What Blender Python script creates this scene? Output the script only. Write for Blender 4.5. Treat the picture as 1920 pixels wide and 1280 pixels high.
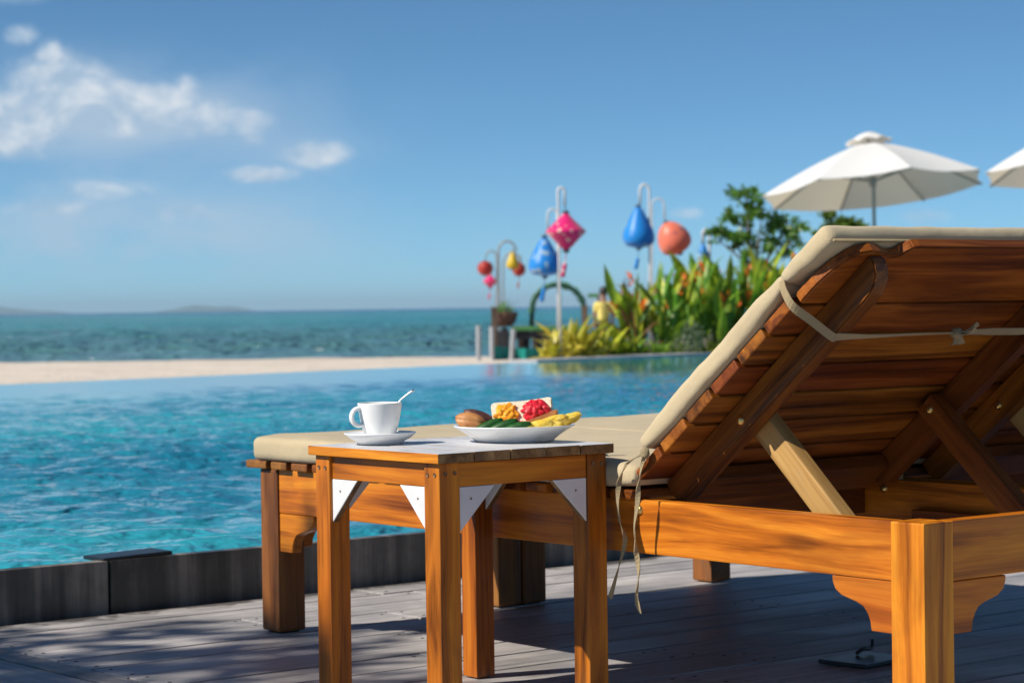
import bpy, bmesh, math, random
import numpy as np
from mathutils import Vector, Matrix, noise as mnoise

random.seed(7); rng = np.random.default_rng(11)
for o in list(bpy.data.objects): bpy.data.objects.remove(o)
scene = bpy.context.scene
col = scene.collection
R = math.radians

# ------------------------------------------------------------------ camera
CAMH = .74; YAW = R(38.7); FPX = 4350.0
cy, sy = math.cos(YAW), math.sin(YAW)
PITCH = math.atan(64.5/FPX); ROLL = math.atan(.0138)
cp, sp = math.cos(PITCH), math.sin(PITCH)
Rv = Vector((cy, -sy, 0)); Fv = Vector((sy*cp, cy*cp, -sp)); Uv = Vector((sy*sp, cy*sp, cp))
cr = Rv*math.cos(ROLL) - Uv*math.sin(ROLL); cu = Rv*math.sin(ROLL) + Uv*math.cos(ROLL)
cam_d = bpy.data.cameras.new('camera'); cam = bpy.data.objects.new('camera', cam_d); col.objects.link(cam)
m = Matrix((cr, cu, -Fv)).transposed().to_4x4(); m.translation = (0, 0, CAMH)
cam.matrix_world = m
cam_d.sensor_width = 36; cam_d.lens = 36*FPX/1920; cam_d.clip_start = .05; cam_d.clip_end = 60000
cam_d.dof.use_dof = True; cam_d.dof.focus_distance = 4.15; cam_d.dof.aperture_fstop = 8.5
scene.camera = cam

def C(x, D, z=0.0):            # ground axes turned to the viewing direction: metres right, metres away
    return Vector((x*cy + D*sy, -x*sy + D*cy, z))
def P(px, py, D):              # a sighting in the photograph and its distance -> a place
    a = px-960; b = 640-py; c, s = math.cos(ROLL), math.sin(ROLL)
    r = a*c + b*s; up = -a*s + b*c
    dd = FPX*cp + up*sp; z = -FPX*sp + up*cp
    return C(r/dd*D, D, CAMH + z/dd*D)

# ------------------------------------------------------------------ light
SUN_EL = R(42); SUN_H = Vector((-.955, .297))      # horizontal direction towards the sun
world = bpy.data.worlds.new('World'); scene.world = world; world.use_nodes = True
world.cycles.sampling_method = 'MANUAL'; world.cycles.sample_map_resolution = 512
wn = world.node_tree; wn.nodes.clear()

class NT:
    def __init__(s, nt): s.nt = nt
    def n(s, t, **k):
        n = s.nt.nodes.new(t)
        for a, v in k.items(): setattr(n, a, v)
        return n
    def l(s, a, b): s.nt.links.new(a, b)
    def put(s, sock, v):
        if isinstance(v, bpy.types.NodeSocket): s.l(v, sock)
        elif v is not None: sock.default_value = v
    def m(s, op, a, b=None, c=None, clamp=False):
        n = s.n('ShaderNodeMath', operation=op, use_clamp=clamp)
        s.put(n.inputs[0], a); s.put(n.inputs[1], b); s.put(n.inputs[2], c)
        return n.outputs[0]
    def vm(s, op, a, b=None):
        n = s.n('ShaderNodeVectorMath', operation=op); s.put(n.inputs[0], a); s.put(n.inputs[1], b)
        return n.outputs[0]
    def comb(s, x, y, z):
        n = s.n('ShaderNodeCombineXYZ')
        for i, v in enumerate((x, y, z)): s.put(n.inputs[i], v)
        return n.outputs[0]
    def sep(s, v):
        n = s.n('ShaderNodeSeparateXYZ'); s.l(v, n.inputs[0]); return n.outputs
    def noise(s, v, scale, detail=3, rough=.55, dist=0, out=0):
        n = s.n('ShaderNodeTexNoise'); s.put(n.inputs['Vector'], v)
        n.inputs['Scale'].default_value = scale; n.inputs['Detail'].default_value = detail
        n.inputs['Roughness'].default_value = rough; n.inputs['Distortion'].default_value = dist
        return n.outputs[out]
    def voro(s, v, scale, feature='F1', rand=1):
        n = s.n('ShaderNodeTexVoronoi', feature=feature); s.put(n.inputs['Vector'], v)
        n.inputs['Scale'].default_value = scale; n.inputs['Randomness'].default_value = rand
        return n.outputs
    def mr(s, v, a, b, c=0.0, d=1.0, smooth=True):
        n = s.n('ShaderNodeMapRange', interpolation_type='SMOOTHSTEP' if smooth else 'LINEAR')
        for i, x in enumerate((v, a, b, c, d)): s.put(n.inputs[i], x)
        return n.outputs[0]
    def mix(s, f, a, b, blend='MIX'):
        n = s.n('ShaderNodeMix', data_type='RGBA', blend_type=blend)
        s.put(n.inputs[0], f); s.put(n.inputs[6], a if not isinstance(a, tuple) else (*a, 1)[:4])
        s.put(n.inputs[7], b if not isinstance(b, tuple) else (*b, 1)[:4])
        return n.outputs[2]
    def ramp(s, f, stops):
        n = s.n('ShaderNodeValToRGB'); e = n.color_ramp.elements
        while len(e) < len(stops): e.new(.5)
        for i, (p, c) in enumerate(stops): e[i].position = p; e[i].color = (*c, 1)
        s.put(n.inputs[0], f); return n.outputs[0]

w = NT(wn)
SKY_STR = .090
sky = w.n('ShaderNodeTexSky', sky_type='NISHITA', sun_disc=False)
sky.sun_elevation = SUN_EL; sky.sun_rotation = math.atan2(SUN_H.x, SUN_H.y)
sky.altitude = 0; sky.air_density = .4; sky.dust_density = 0.0; sky.ozone_density = 3.0
tc = w.n('ShaderNodeTexCoord').outputs['Generated']
dx, dy, dz = w.sep(tc)
rt = w.m('SUBTRACT', w.m('MULTIPLY', dx, cy), w.m('MULTIPLY', dy, sy))
fw = w.m('ADD', w.m('MULTIPLY', dx, sy), w.m('MULTIPLY', dy, cy))
az = w.m('ARCTAN2', rt, fw); el = w.m('ARCSINE', dz)
def puff(off_az, off_el):
    v = w.comb(w.m('ADD', az, off_az), w.m('MULTIPLY', w.m('ADD', el, off_el), 1.5), .37)
    return w.noise(v, 34, 6, .6, .4)
M0 = None
for (px, py, rx, ry, amp) in [(130,168,80,50,1.15),(112,118,26,30,.9),(40,235,110,52,1.1),(200,185,90,28,.85),(300,190,80,26,.9),(360,170,32,28,.6),
                              (410,215,70,35,.5),(120,230,80,40,.8),(600,290,60,24,.62),(490,330,70,16,.6),(390,250,70,16,.5),
                              (65,80,32,20,.75),(480,240,45,34,.55),(250,225,120,40,.75),(30,280,80,30,.7),(200,360,120,26,.42),(330,400,140,24,.40),(120,395,120,26,.42),
                              (1290,400,40,14,.42),(1720,410,60,22,.4),(40,0,110,30,.5)]:
    hz = 588.8-.0138*px
    ca = (px-960)/FPX; ce = (hz-py)/FPX
    q = w.vm('MULTIPLY', w.vm('SUBTRACT', w.comb(az, el, 0.0), (ca, ce, 0)), (FPX/rx, FPX/ry, 0))
    dp = w.n('ShaderNodeVectorMath', operation='DOT_PRODUCT'); w.l(q, dp.inputs[0]); w.l(q, dp.inputs[1])
    g = w.m('MULTIPLY', w.m('EXPONENT', w.m('MULTIPLY', dp.outputs['Value'], -.8)), amp)
    M0 = g if M0 is None else w.m('MAXIMUM', M0, g)
# ordinary fair-weather clouds all round the sky
gen = w.mr(w.noise(w.comb(az, w.m('MULTIPLY', el, 2.6), 4.1), 5.2, 3, .5), .60, .80, 0.0, .75)
gen = w.m('MULTIPLY', gen, w.m('MAXIMUM', w.mr(w.m('ABSOLUTE', az), .24, .4), w.mr(el, .15, .3)))
M0 = w.m('MAXIMUM', M0, gen)
p0 = puff(0.0, 0.0); p1 = puff(-.004, .011)
den0 = w.m('ADD', M0, w.m('MULTIPLY', w.m('SUBTRACT', p0, .5), .95))
den = w.m('MULTIPLY', w.mr(den0, .10, .72), w.mr(M0, .08, .36))
den = w.m('MULTIPLY', den, w.mr(el, -.01, .02))
lit = w.mr(w.m('SUBTRACT', p0, p1), -.12, .24)
def soft(px, py, rx, ry, amp):
    q = w.vm('MULTIPLY', w.vm('SUBTRACT', w.comb(az, el, 0.0), ((px-960)/FPX, (588.8-.0138*px-py)/FPX, 0)), (FPX/rx, FPX/ry, 0))
    dp = w.n('ShaderNodeVectorMath', operation='DOT_PRODUCT'); w.l(q, dp.inputs[0]); w.l(q, dp.inputs[1])
    return w.m('MULTIPLY', w.m('EXPONENT', w.m('MULTIPLY', dp.outputs['Value'], -1.0)), amp)
veil = w.m('ADD', w.m('ADD', soft(240,440,460,80,.75), soft(200,225,330,85,.85)), soft(600,300,110,40,.4))
veil = w.m('MULTIPLY', veil, w.mr(w.noise(w.comb(az, w.m('MULTIPLY', el, 2.0), 1.7), 14, 5, .6), .24, .62))
ccol = w.mix(lit, (3.7, 5.0, 6.5), (7.2, 7.6, 8.1))
hsv = w.n('ShaderNodeHueSaturation'); hsv.inputs['Saturation'].default_value = 1.0
w.l(w.mix(1.0, sky.outputs[0], (.68,1.0,1.03), 'MULTIPLY'), hsv.inputs['Color'])
final = w.mix(w.m('MULTIPLY', den, .9), w.mix(veil, hsv.outputs[0], (4.6,5.7,6.9)), ccol)
bg = w.n('ShaderNodeBackground'); bg.inputs['Strength'].default_value = SKY_STR
w.l(final, bg.inputs['Color'])
w.l(bg.outputs[0], w.n('ShaderNodeOutputWorld').inputs['Surface'])

sun_d = bpy.data.lights.new('sun', 'SUN'); sun_d.energy = 5.0; sun_d.angle = R(.53); sun_d.color = (1, .93, .82)
sun = bpy.data.objects.new('sun', sun_d); col.objects.link(sun)
sv = Vector((SUN_H.x*math.cos(SUN_EL), SUN_H.y*math.cos(SUN_EL), math.sin(SUN_EL)))
sun.rotation_euler = sv.to_track_quat('Z', 'Y').to_euler(); sun.location = sv*50
vs = scene.view_settings
vs.view_transform = 'Standard'; vs.look = 'None'; vs.exposure = .25; vs.gamma = 1; vs.use_curve_mapping = False

# ------------------------------------------------------------------ materials
MATS = {}
def newmat(name):
    mt = bpy.data.materials.new(name); mt.use_nodes = True; nt = mt.node_tree; nt.nodes.clear()
    t = NT(nt); b = t.n('ShaderNodeBsdfPrincipled'); o = t.n('ShaderNodeOutputMaterial')
    t.l(b.outputs[0], o.inputs[0]); MATS[name] = mt
    return mt, t, b, o
def objco(t, rnd=True):
    c = t.n('ShaderNodeTexCoord').outputs['Object']
    if not rnd: return c
    r = t.n('ShaderNodeObjectInfo').outputs['Random']
    return t.vm('ADD', c, t.comb(t.m('MULTIPLY', r, 37.0), t.m('MULTIPLY', r, 91.0), t.m('MULTIPLY', r, 53.0)))
def rand(t): return t.n('ShaderNodeObjectInfo').outputs['Random']
def bump(t, b, h, strength=.3, dist=.002, normal=None):
    n = t.n('ShaderNodeBump'); n.inputs['Strength'].default_value = strength; n.inputs['Distance'].default_value = dist
    t.put(n.inputs['Height'], h)
    if normal: t.l(normal, n.inputs['Normal'])
    t.l(n.outputs[0], b.inputs['Normal']); return n.outputs[0]
def wood(name, dark, mid, light, rough=.38, coat=.25, wear=0.0, wearcol=(.3,.27,.22)):
    mt, t, b, o = newmat(name)
    co = objco(t)
    warp = t.noise(co, 3, 2, .5, 0, 1)
    co2 = t.vm('ADD', co, t.vm('MULTIPLY', t.vm('SUBTRACT', warp, (.5,.5,.5)), (.0,.03,.03)))
    g1 = t.noise(t.vm('MULTIPLY', co2, (1.3, 22, 22)), 1, 4, .6, .8)
    g2 = t.noise(t.vm('MULTIPLY', co2, (5, 190, 190)), 1, 3, .6)
    g3 = t.noise(co, 2.2, 2, .5)
    vor = t.voro(t.vm('MULTIPLY', co, (2.2, 7, 7)), 1)
    knot = t.mr(vor[0], .03, .16, 1.0, 0.0)
    f = t.m('ADD', t.m('MULTIPLY', g1, .62), t.m('ADD', t.m('MULTIPLY', g2, .16), t.m('MULTIPLY', g3, .22)))
    c = t.ramp(f, [(.37, dark), (.49, mid), (.63, light)])
    c = t.mix(t.m('MULTIPLY', knot, .55), c, tuple(x*.35 for x in dark))
    hs = t.n('ShaderNodeHueSaturation'); t.l(c, hs.inputs['Color'])
    rn = rand(t)
    t.l(t.m('ADD', .494, t.m('MULTIPLY', rn, .012)), hs.inputs['Hue'])
    t.l(t.m('ADD', .82, t.m('MULTIPLY', t.m('FRACT', t.m('MULTIPLY', rn, 7.3)), .36)), hs.inputs['Value'])
    c = hs.outputs[0]
    st_ = t.mr(t.noise(t.vm('MULTIPLY', co, (3.2, 11, 11)), 1, 4, .6, .5), .50, .74)
    c = t.mix(t.m('MULTIPLY', st_, .42), c, tuple(x*.32 for x in mid))
    if wear:
        wn_ = t.noise(t.vm('MULTIPLY', co, (5, 14, 14)), 1, 5, .65)
        wm = t.m('MULTIPLY', t.mr(wn_, .52, .70), wear)
        c = t.mix(wm, c, wearcol)
    t.l(c, b.inputs['Base Color'])
    t.l(t.mr(g1, .3, .7, rough-.08, rough+.12), b.inputs['Roughness'])
    b.inputs['Coat Weight'].default_value = coat; b.inputs['Coat Roughness'].default_value = .25
    b.inputs['Specular IOR Level'].default_value = .28
    bump(t, b, t.m('ADD', g2, t.m('MULTIPLY', g1, .6)), .22, .0015)
    return mt
wood('teak_varnished', (.05,.013,.003), (.22,.062,.007), (.46,.155,.016), .42, .08)  # tone lowered to put the shade of the backrest underside into the colour
wood('teak_rail', (.15,.034,.004), (.48,.132,.008), (.72,.26,.018), .38, .12)
wood('teak_red', (.055,.014,.003), (.17,.042,.006), (.29,.084,.012), .42, .08)
wood('teak_pale', (.34,.19,.06), (.52,.31,.10), (.62,.40,.15), .5, .05, .3)
wood('teak_worn', (.085,.030,.009), (.20,.075,.018), (.34,.135,.03), .55, .05, .35, (.17,.125,.085))
wood('table_wood', (.11,.028,.004), (.44,.125,.009), (.70,.25,.018), .40, .08)
wood('plank_end', (.09,.045,.018), (.22,.12,.05), (.42,.25,.11), .6, 0, .4, (.16,.13,.10))
wood('old_post', (.05,.03,.02), (.13,.085,.06), (.24,.17,.12), .8, 0)

def plain(name, c, rough=.5, spec=.5, metal=0, var=.0, scale=8, bumpd=0, bscale=60, sss=0):
    mt, t, b, o = newmat(name)
    if var:
        nz = t.noise(objco(t), scale, 4, .6)
        cc = t.mix(t.mr(nz, .3, .7), tuple(x*(1-var) for x in c), tuple(min(1, x*(1+var)) for x in c))
        t.l(cc, b.inputs['Base Color'])
    else: b.inputs['Base Color'].default_value = (*c, 1)
    b.inputs['Roughness'].default_value = rough; b.inputs['Specular IOR Level'].default_value = spec; b.inputs['Metallic'].default_value = metal
    if sss:
        b.inputs['Subsurface Weight'].default_value = sss; b.inputs['Subsurface Radius'].default_value = (.006,.004,.002)
    if bumpd: bump(t, b, t.noise(objco(t), bscale, 4, .6), .5, bumpd)
    return mt
plain('brass', (.75,.52,.18), .3, .5, 1); plain('steel', (.75,.76,.78), .16, .5, 1); plain('steel_dull', (.30,.28,.26), .42, .5, .8); plain('screw_dark', (.20,.12,.07), .5, .4, .4)
plain('porcelain', (.84,.85,.85), .12, .5); plain('coffee', (.02,.008,.003), .05)
plain('white_metal', (.66,.64,.64), .35, .5, 0, .06, 3); plain('grey_metal', (.28,.30,.31), .4)
plain('slate_dark', (.012,.013,.015), .35, .5, 0, .4, 6, .001, 40)
plain('cord_dark', (.05,.05,.06), .7)
plain('skin', (.30,.15,.085), .5); plain('shirt_yellow', (.72,.60,.16), .8, .3, 0, .12, 9); plain('shorts_dark', (.02,.024,.035), .8); plain('hair', (.01,.009,.008), .5)
plain('net_teal', (.0,.24,.20), .6, .4, 0, .2, 4); plain('green_paint', (.07,.22,.06), .6, .4, 0, .25, 4); plain('arch_green', (.02,.10,.055), .6, .4, 0, .35, 6)
plain('clay', (.13,.07,.05), .85, .3, 0, .35, 6, .01, 20); plain('jetty_dark', (.035,.035,.042), .8, .3, 0, .4, 4)
plain('foot_rubber', (.01,.01,.01), .6)
plain('cucumber_skin', (.012,.075,.010), .42, .4, 0, .4, 90); plain('cucumber_flesh', (.50,.62,.22), .35, .5, 0, .15, 60)
plain('melon', (.72,.16,.10), .3, .5, 0, .25, 80)

# white paint worn by weather on the table
def worn_paint(name, base, wearcol, lo, hi, rough=.45):
    mt, t, b, o = newmat(name); co = objco(t)
    n1 = t.noise(t.vm('MULTIPLY', co, (3, 22, 22)), 1, 6, .7)
    n2 = t.noise(co, 9, 5, .65)
    s_ = t.m('ADD', t.m('MULTIPLY', n1, .55), t.m('MULTIPLY', n2, .45))
    c = t.mix(t.mr(n2, .3, .7), tuple(x*.86 for x in base), base)
    c = t.mix(t.mr(s_, lo, hi), c, wearcol)
    t.l(c, b.inputs['Base Color']); b.inputs['Roughness'].default_value = rough
    bump(t, b, s_, .3, .001)
worn_paint('paint_top', (.66,.66,.68), (.33,.30,.28), .50, .66, .42)
worn_paint('paint_gusset', (.74,.75,.77), (.55,.52,.47), .60, .72, .5)

# canvas
def canvas(name, c, weave=900, dirt=.25, trans=0):
    mt, t, b, o = newmat(name); co = objco(t)
    x, y, z = t.sep(co)
    wv = t.m('MULTIPLY', t.m('SINE', t.m('MULTIPLY', x, weave)), t.m('SINE', t.m('MULTIPLY', y, weave)))
    n1 = t.noise(co, 5, 5, .6); n2 = t.noise(co, 26, 4, .7)
    cc = t.mix(t.mr(n1, .3, .75), c, tuple(v*(1-dirt) for v in c))
    cc = t.mix(t.m('MULTIPLY', t.mr(n2, .55, .75), .35), cc, tuple(v*.72 for v in c))
    t.l(cc, b.inputs['Base Color']); b.inputs['Roughness'].default_value = .85; b.inputs['Specular IOR Level'].default_value = .2
    b.inputs['Sheen Weight'].default_value = .15
    nb = t.m('ADD', t.m('MULTIPLY', wv, .05), t.m('ADD', t.m('MULTIPLY', n2, .35), t.m('MULTIPLY', t.noise(co, 9, 3, .5), 1.0)))
    bump(t, b, nb, .55, .009)
    if trans:
        tr = t.n('ShaderNodeBsdfTranslucent'); tr.inputs[0].default_value = (.80,.68,.50,1); ms = t.n('ShaderNodeMixShader'); ms.inputs[0].default_value = trans
        t.l(b.outputs[0], ms.inputs[1]); t.l(tr.outputs[0], ms.inputs[2]); t.l(ms.outputs[0], o.inputs[0])
canvas('cushion_canvas', (.54,.44,.28), 1600, .16)
canvas('strap_canvas', (.37,.29,.165), 2500, .25)
canvas('umbrella_canvas', (.93,.93,.94), 300, .03, .32)

# deck boards: grooved grey-brown composite
def deckmat(name, c0, c1, wet=.35):
    mt, t, b, o = newmat(name); co = objco(t, False); cr_ = objco(t)
    x, y, z = t.sep(co)
    geo = t.n('ShaderNodeNewGeometry').outputs['Position']
    gr = t.m('SINE', t.m('MULTIPLY', y, 2*math.pi/.0085))
    st = t.noise(t.vm('MULTIPLY', cr_, (2.2, 60, 60)), 1, 5, .65)
    bl = t.noise(geo, 2.3, 5, .62); bl2 = t.noise(geo, 9, 5, .6)
    f = t.m('ADD', t.m('MULTIPLY', st, .5), t.m('MULTIPLY', bl, .5))
    c = t.mix(t.mr(f, .33, .66), c0, c1)
    rn = rand(t)
    hs = t.n('ShaderNodeHueSaturation'); t.l(c, hs.inputs['Color']); t.l(t.m('ADD', .82, t.m('MULTIPLY', rn, .36)), hs.inputs['Value'])
    dirt = t.mr(t.m('ADD', t.m('MULTIPLY', bl2, .6), t.m('MULTIPLY', bl, .4)), .56, .68)
    c = t.mix(t.m('MULTIPLY', dirt, .55), hs.outputs[0], tuple(v*.35 for v in c0))
    wy = t.sep(geo)[1]
    wet = t.mr(t.m('ADD', wy, t.m('MULTIPLY', t.m('SUBTRACT', bl2, .5), .34)), 5.0, 5.045)
    c = t.mix(t.m('MULTIPLY', wet, .75), c, (.03,.022,.018))
    t.l(c, b.inputs['Base Color'])
    t.l(t.mr(bl, .35, .65, .36, .62), b.inputs['Roughness']); b.inputs['Specular IOR Level'].default_value = .55
    up = t.mr(t.sep(t.n('ShaderNodeNewGeometry').outputs['Normal'])[2], .5, .9)
    bump(t, b, t.m('ADD', t.m('MULTIPLY', t.m('MULTIPLY', gr, up), .5), t.m('MULTIPLY', st, .5)), .42, .0022)
deckmat('deck_board', (.23,.22,.22), (.53,.495,.485))
deckmat('deck_trim', (.22,.195,.18), (.42,.38,.36))

# curb stone
mt, t, b, o = newmat('curb_stone'); co = objco(t)
n1 = t.noise(t.vm('MULTIPLY', co, (16, 1, 1.2)), 1, 4, .6); n2 = t.noise(co, 5, 5, .6)
c = t.ramp(t.m('ADD', t.m('MULTIPLY', n1, .6), t.m('MULTIPLY', n2, .4)), [(.40,(.035,.033,.03)),(.5,(.10,.09,.08)),(.60,(.24,.21,.18))])
t.l(c, b.inputs['Base Color']); t.l(t.mr(n2,.3,.7,.35,.7), b.inputs['Roughness']); bump(t, b, n2, .4, .004)

# sand
mt, t, b, o = newmat('sand'); co = t.n('ShaderNodeNewGeometry').outputs['Position']
n1 = t.noise(co, .7, 5, .6); n2 = t.noise(co, 4, 5, .65)
c = t.mix(t.mr(n1, .3, .7), (.60,.52,.44), (.73,.65,.565)); c = t.mix(t.m('MULTIPLY', t.mr(n2, .55, .75), .5), c, (.36,.28,.21))
zz = t.sep(co)[2]
c = t.mix(t.mr(zz, -.93, -.84, 1.0, 0.0), c, (.30,.235,.165))
t.l(c, b.inputs['Base Color']); b.inputs['Roughness'].default_value = .9
bump(t, b, t.m('ADD', n2, t.m('MULTIPLY', n1, 2)), .9, .12)
mt, t, b, o = newmat('soil'); co = t.n('ShaderNodeNewGeometry').outputs['Position']
c = t.mix(t.noise(co, 3, 5, .6), (.05,.04,.025), (.16,.13,.08)); t.l(c, b.inputs['Base Color']); b.inputs['Roughness'].default_value = .95

mt, t, b, o = newmat('bounce_paving'); co = t.n('ShaderNodeNewGeometry').outputs['Position']  # unseen ground; warm tone made up to bounce light onto shaded faces
c = t.mix(t.noise(co, 2.5, 5, .6), (.22,.18,.13), (.34,.28,.21)); t.l(c, b.inputs['Base Color']); b.inputs['Roughness'].default_value = .9

# water
def water(name, cA, cB, scale, rough, detail_d, fine=.5, use_far=None):
    mt, t, b, o = newmat(name)
    co = t.n('ShaderNodeNewGeometry').outputs['Position']
    big = t.noise(co, scale, 4, .55)
    c = t.mix(t.mr(big, .36, .64), cA, cB)
    if use_far: c = use_far(t, co, c)
    t.l(c, b.inputs['Base Color']); b.inputs['Roughness'].default_value = rough; b.inputs['IOR'].default_value = 1.33
    h = t.m('ADD', t.noise(co, detail_d[0], 2, .45, .5), t.m('MULTIPLY', t.noise(co, detail_d[1], 2, .5, .4), .28))
    return mt, t, b, co, h
# far edge of the pool: line through two sightings
E0 = Vector((9.46, 19.19)); E1 = Vector((20.88, 21.56)); Ed = (E1-E0).normalized(); En = Vector((-Ed.y, Ed.x))
def edge_v(u): return E0.y + (u-E0.x)*Ed.y/Ed.x
mt, t, b, co, h = water('pool_water', (.010,.165,.265), (.032,.33,.41), .20, .05, (6.5, 15))
x, y, z = t.sep(co)
dist = t.m('ADD', t.m('MULTIPLY', t.m('SUBTRACT', E0.x, x), En.x), t.m('MULTIPLY', t.m('SUBTRACT', E0.y, y), En.y))
calm = t.mr(dist, 2.5, 8.5, .02, 1.0)
bump(t, b, t.m('MULTIPLY', h, calm), 1.0, .065)
def seafar(t, co, c):
    x, y, z = t.sep(co)
    D = t.m('ADD', t.m('MULTIPLY', x, sy), t.m('MULTIPLY', y, cy))
    c = t.mix(t.mr(D, 85, 320), (.075,.19,.205), c)          # stirred-up sand in the shallows
    return t.mix(t.mr(D, 500, 2600), c, (.004,.085,.22))    # deep water
mt, t, b, co, h = water('sea_water', (.012,.165,.19), (.04,.26,.26), .05, .2, (.55, 2.2), use_far=seafar)
bump(t, b, h, 1.0, 1.3)

# foliage
def leafmat(name, c0, c1, rough=.4, trans=.35, objr=True, scale=9):
    mt, t, b, o = newmat(name); co = objco(t)
    f = t.noise(co, scale, 3, .5)
    c = t.mix(t.mr(f, .3, .7), c0, c1)
    if objr:
        r = rand(t); hs = t.n('ShaderNodeHueSaturation'); t.l(c, hs.inputs['Color'])
        t.l(t.m('ADD', .475, t.m('MULTIPLY', r, .045)), hs.inputs['Hue'])
        t.l(t.m('ADD', .65, t.m('MULTIPLY', t.m('FRACT', t.m('MULTIPLY', r, 5.7)), .75)), hs.inputs['Value']); c = hs.outputs[0]
    t.l(c, b.inputs['Base Color']); b.inputs['Roughness'].default_value = rough
    tr = t.n('ShaderNodeBsdfTranslucent'); t.l(t.mix(.5, c, (.25,.32,.02)), tr.inputs[0]); ms = t.n('ShaderNodeMixShader'); ms.inputs[0].default_value = trans
    t.l(b.outputs[0], ms.inputs[1]); t.l(tr.outputs[0], ms.inputs[2]); t.l(ms.outputs[0], o.inputs[0])
leafmat('leaf_green', (.075,.22,.012), (.22,.40,.03)); leafmat('leaf_lime', (.28,.40,.02), (.50,.55,.04)); leafmat('leaf_yellow', (.50,.44,.03), (.72,.62,.08))
leafmat('leaf_red', (.10,.035,.018), (.19,.075,.025)); leafmat('leaf_grey', (.09,.14,.08), (.20,.26,.17)); leafmat('leaf_dark', (.06,.17,.012), (.14,.30,.025), .4, .3)
leafmat('leaf_shade', (.03,.07,.015), (.05,.11,.02), .5, .15)
plain('flower_orange', (.85,.17,.02), .5, .4, 0, .2, 30); plain('flower_pink', (.65,.20,.12), .5); plain('bark', (.16,.12,.09), .9, .2, 0, .35, 12, .01, 20)
plain('hill_green', (.05,.08,.045), .9, .2, 0, .3, .01)

# ------------------------------------------------------------------ mesh helpers
def mesh_of(bm, name='m', smooth=False):
    me = bpy.data.meshes.new(name); bm.normal_update(); bm.to_mesh(me); bm.free()
    if smooth:
        for p in me.polygons: p.use_smooth = True
    return me
WM = {}
def link(name, me, mat, parent=None, M=None, base=None):
    o = bpy.data.objects.new(name, me); col.objects.link(o)
    if me is not None and mat is not None and not me.materials:
        for x in (mat if isinstance(mat, (list, tuple)) else [mat]): me.materials.append(MATS[x])
    M = M.copy() if M is not None else Matrix()
    WM[o.name] = M
    if parent is not None:
        o.parent = parent
        W = WM.get(parent.name) or Matrix.Translation(parent.location)
        M = W.inverted() @ M
    o.matrix_basis = M
    return o
def tag(o, label=None, cat=None, group=None, kind=None):
    if label: o['label'] = label
    if cat: o['category'] = cat
    if group: o['group'] = group
    if kind: o['kind'] = kind
    return o
def thing(name, loc, label, cat, group=None):
    o = bpy.data.objects.new(name, None); col.objects.link(o); o.location = loc; o.empty_display_size = .1
    return tag(o, label, cat, group)
def copy_tree(o, parent=None):
    c = o.copy(); col.objects.link(c); c.parent = parent
    for ch in o.children: copy_tree(ch, c)
    return c
_boxc = {}
def boxmesh(L, W, T, bev, key=None, seg=2):
    k = (round(L,4), round(W,4), round(T,4), bev, key)
    if k in _boxc: return _boxc[k]
    bm = bmesh.new(); bmesh.ops.create_cube(bm, size=1); bmesh.ops.scale(bm, vec=(L, W, T), verts=bm.verts)
    if bev: bmesh.ops.bevel(bm, geom=bm.edges[:], offset=bev, segments=seg, profile=.6, affect='EDGES')
    me = mesh_of(bm, 'board'); _boxc[k] = me
    return me
def frame(c, xd, yd):
    xd = Vector(xd).normalized(); yd = Vector(yd); zd = xd.cross(yd).normalized(); yd = zd.cross(xd)
    M = Matrix((xd, yd, zd)).transposed().to_4x4(); M.translation = Vector(c); return M
def board(name, L, W, T, c, xd, yd, mat, parent=None, bev=.003, key=None):
    return link(name, boxmesh(L, W, T, bev, (mat if not isinstance(mat, list) else tuple(mat), key)), mat, parent, frame(c, xd, yd))
X, Y, Z = Vector((1,0,0)), Vector((0,1,0)), Vector((0,0,1))
def prism(pts, depth, bev=0.0, seg=2):         # outline in local XY, thickness along Z, centred
    bm = bmesh.new(); vs_ = [bm.verts.new((p[0], p[1], -depth/2)) for p in pts]
    f = bm.faces.new(vs_); r = bmesh.ops.extrude_face_region(bm, geom=[f])
    bmesh.ops.translate(bm, vec=(0,0,depth), verts=[v for v in r['geom'] if isinstance(v, bmesh.types.BMVert)])
    bmesh.ops.recalc_face_normals(bm, faces=bm.faces)
    if bev:
        es = [e for e in bm.edges if len(e.link_faces) == 2 and e.calc_face_angle(0) > .5]
        bmesh.ops.bevel(bm, geom=es, offset=bev, segments=seg, affect='EDGES')
    return bm
def lathe(prof, n=48, cap=False):
    bm = bmesh.new(); rings = []
    for r, z in prof:
        if r < 1e-6: rings.append([bm.verts.new((0,0,z))])
        else: rings.append([bm.verts.new((r*math.cos(2*math.pi*i/n), r*math.sin(2*math.pi*i/n), z)) for i in range(n)])
    for a, b_ in zip(rings, rings[1:]):
        for i in range(n):
            j = (i+1) % n
            if len(a) == 1 and len(b_) == 1: continue
            if len(a) == 1: bm.faces.new((a[0], b_[j], b_[i]))
            elif len(b_) == 1: bm.faces.new((a[i], a[j], b_[0]))
            else: bm.faces.new((a[i], a[j], b_[j], b_[i]))
    bmesh.ops.recalc_face_normals(bm, faces=bm.faces)
    return bm
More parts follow.
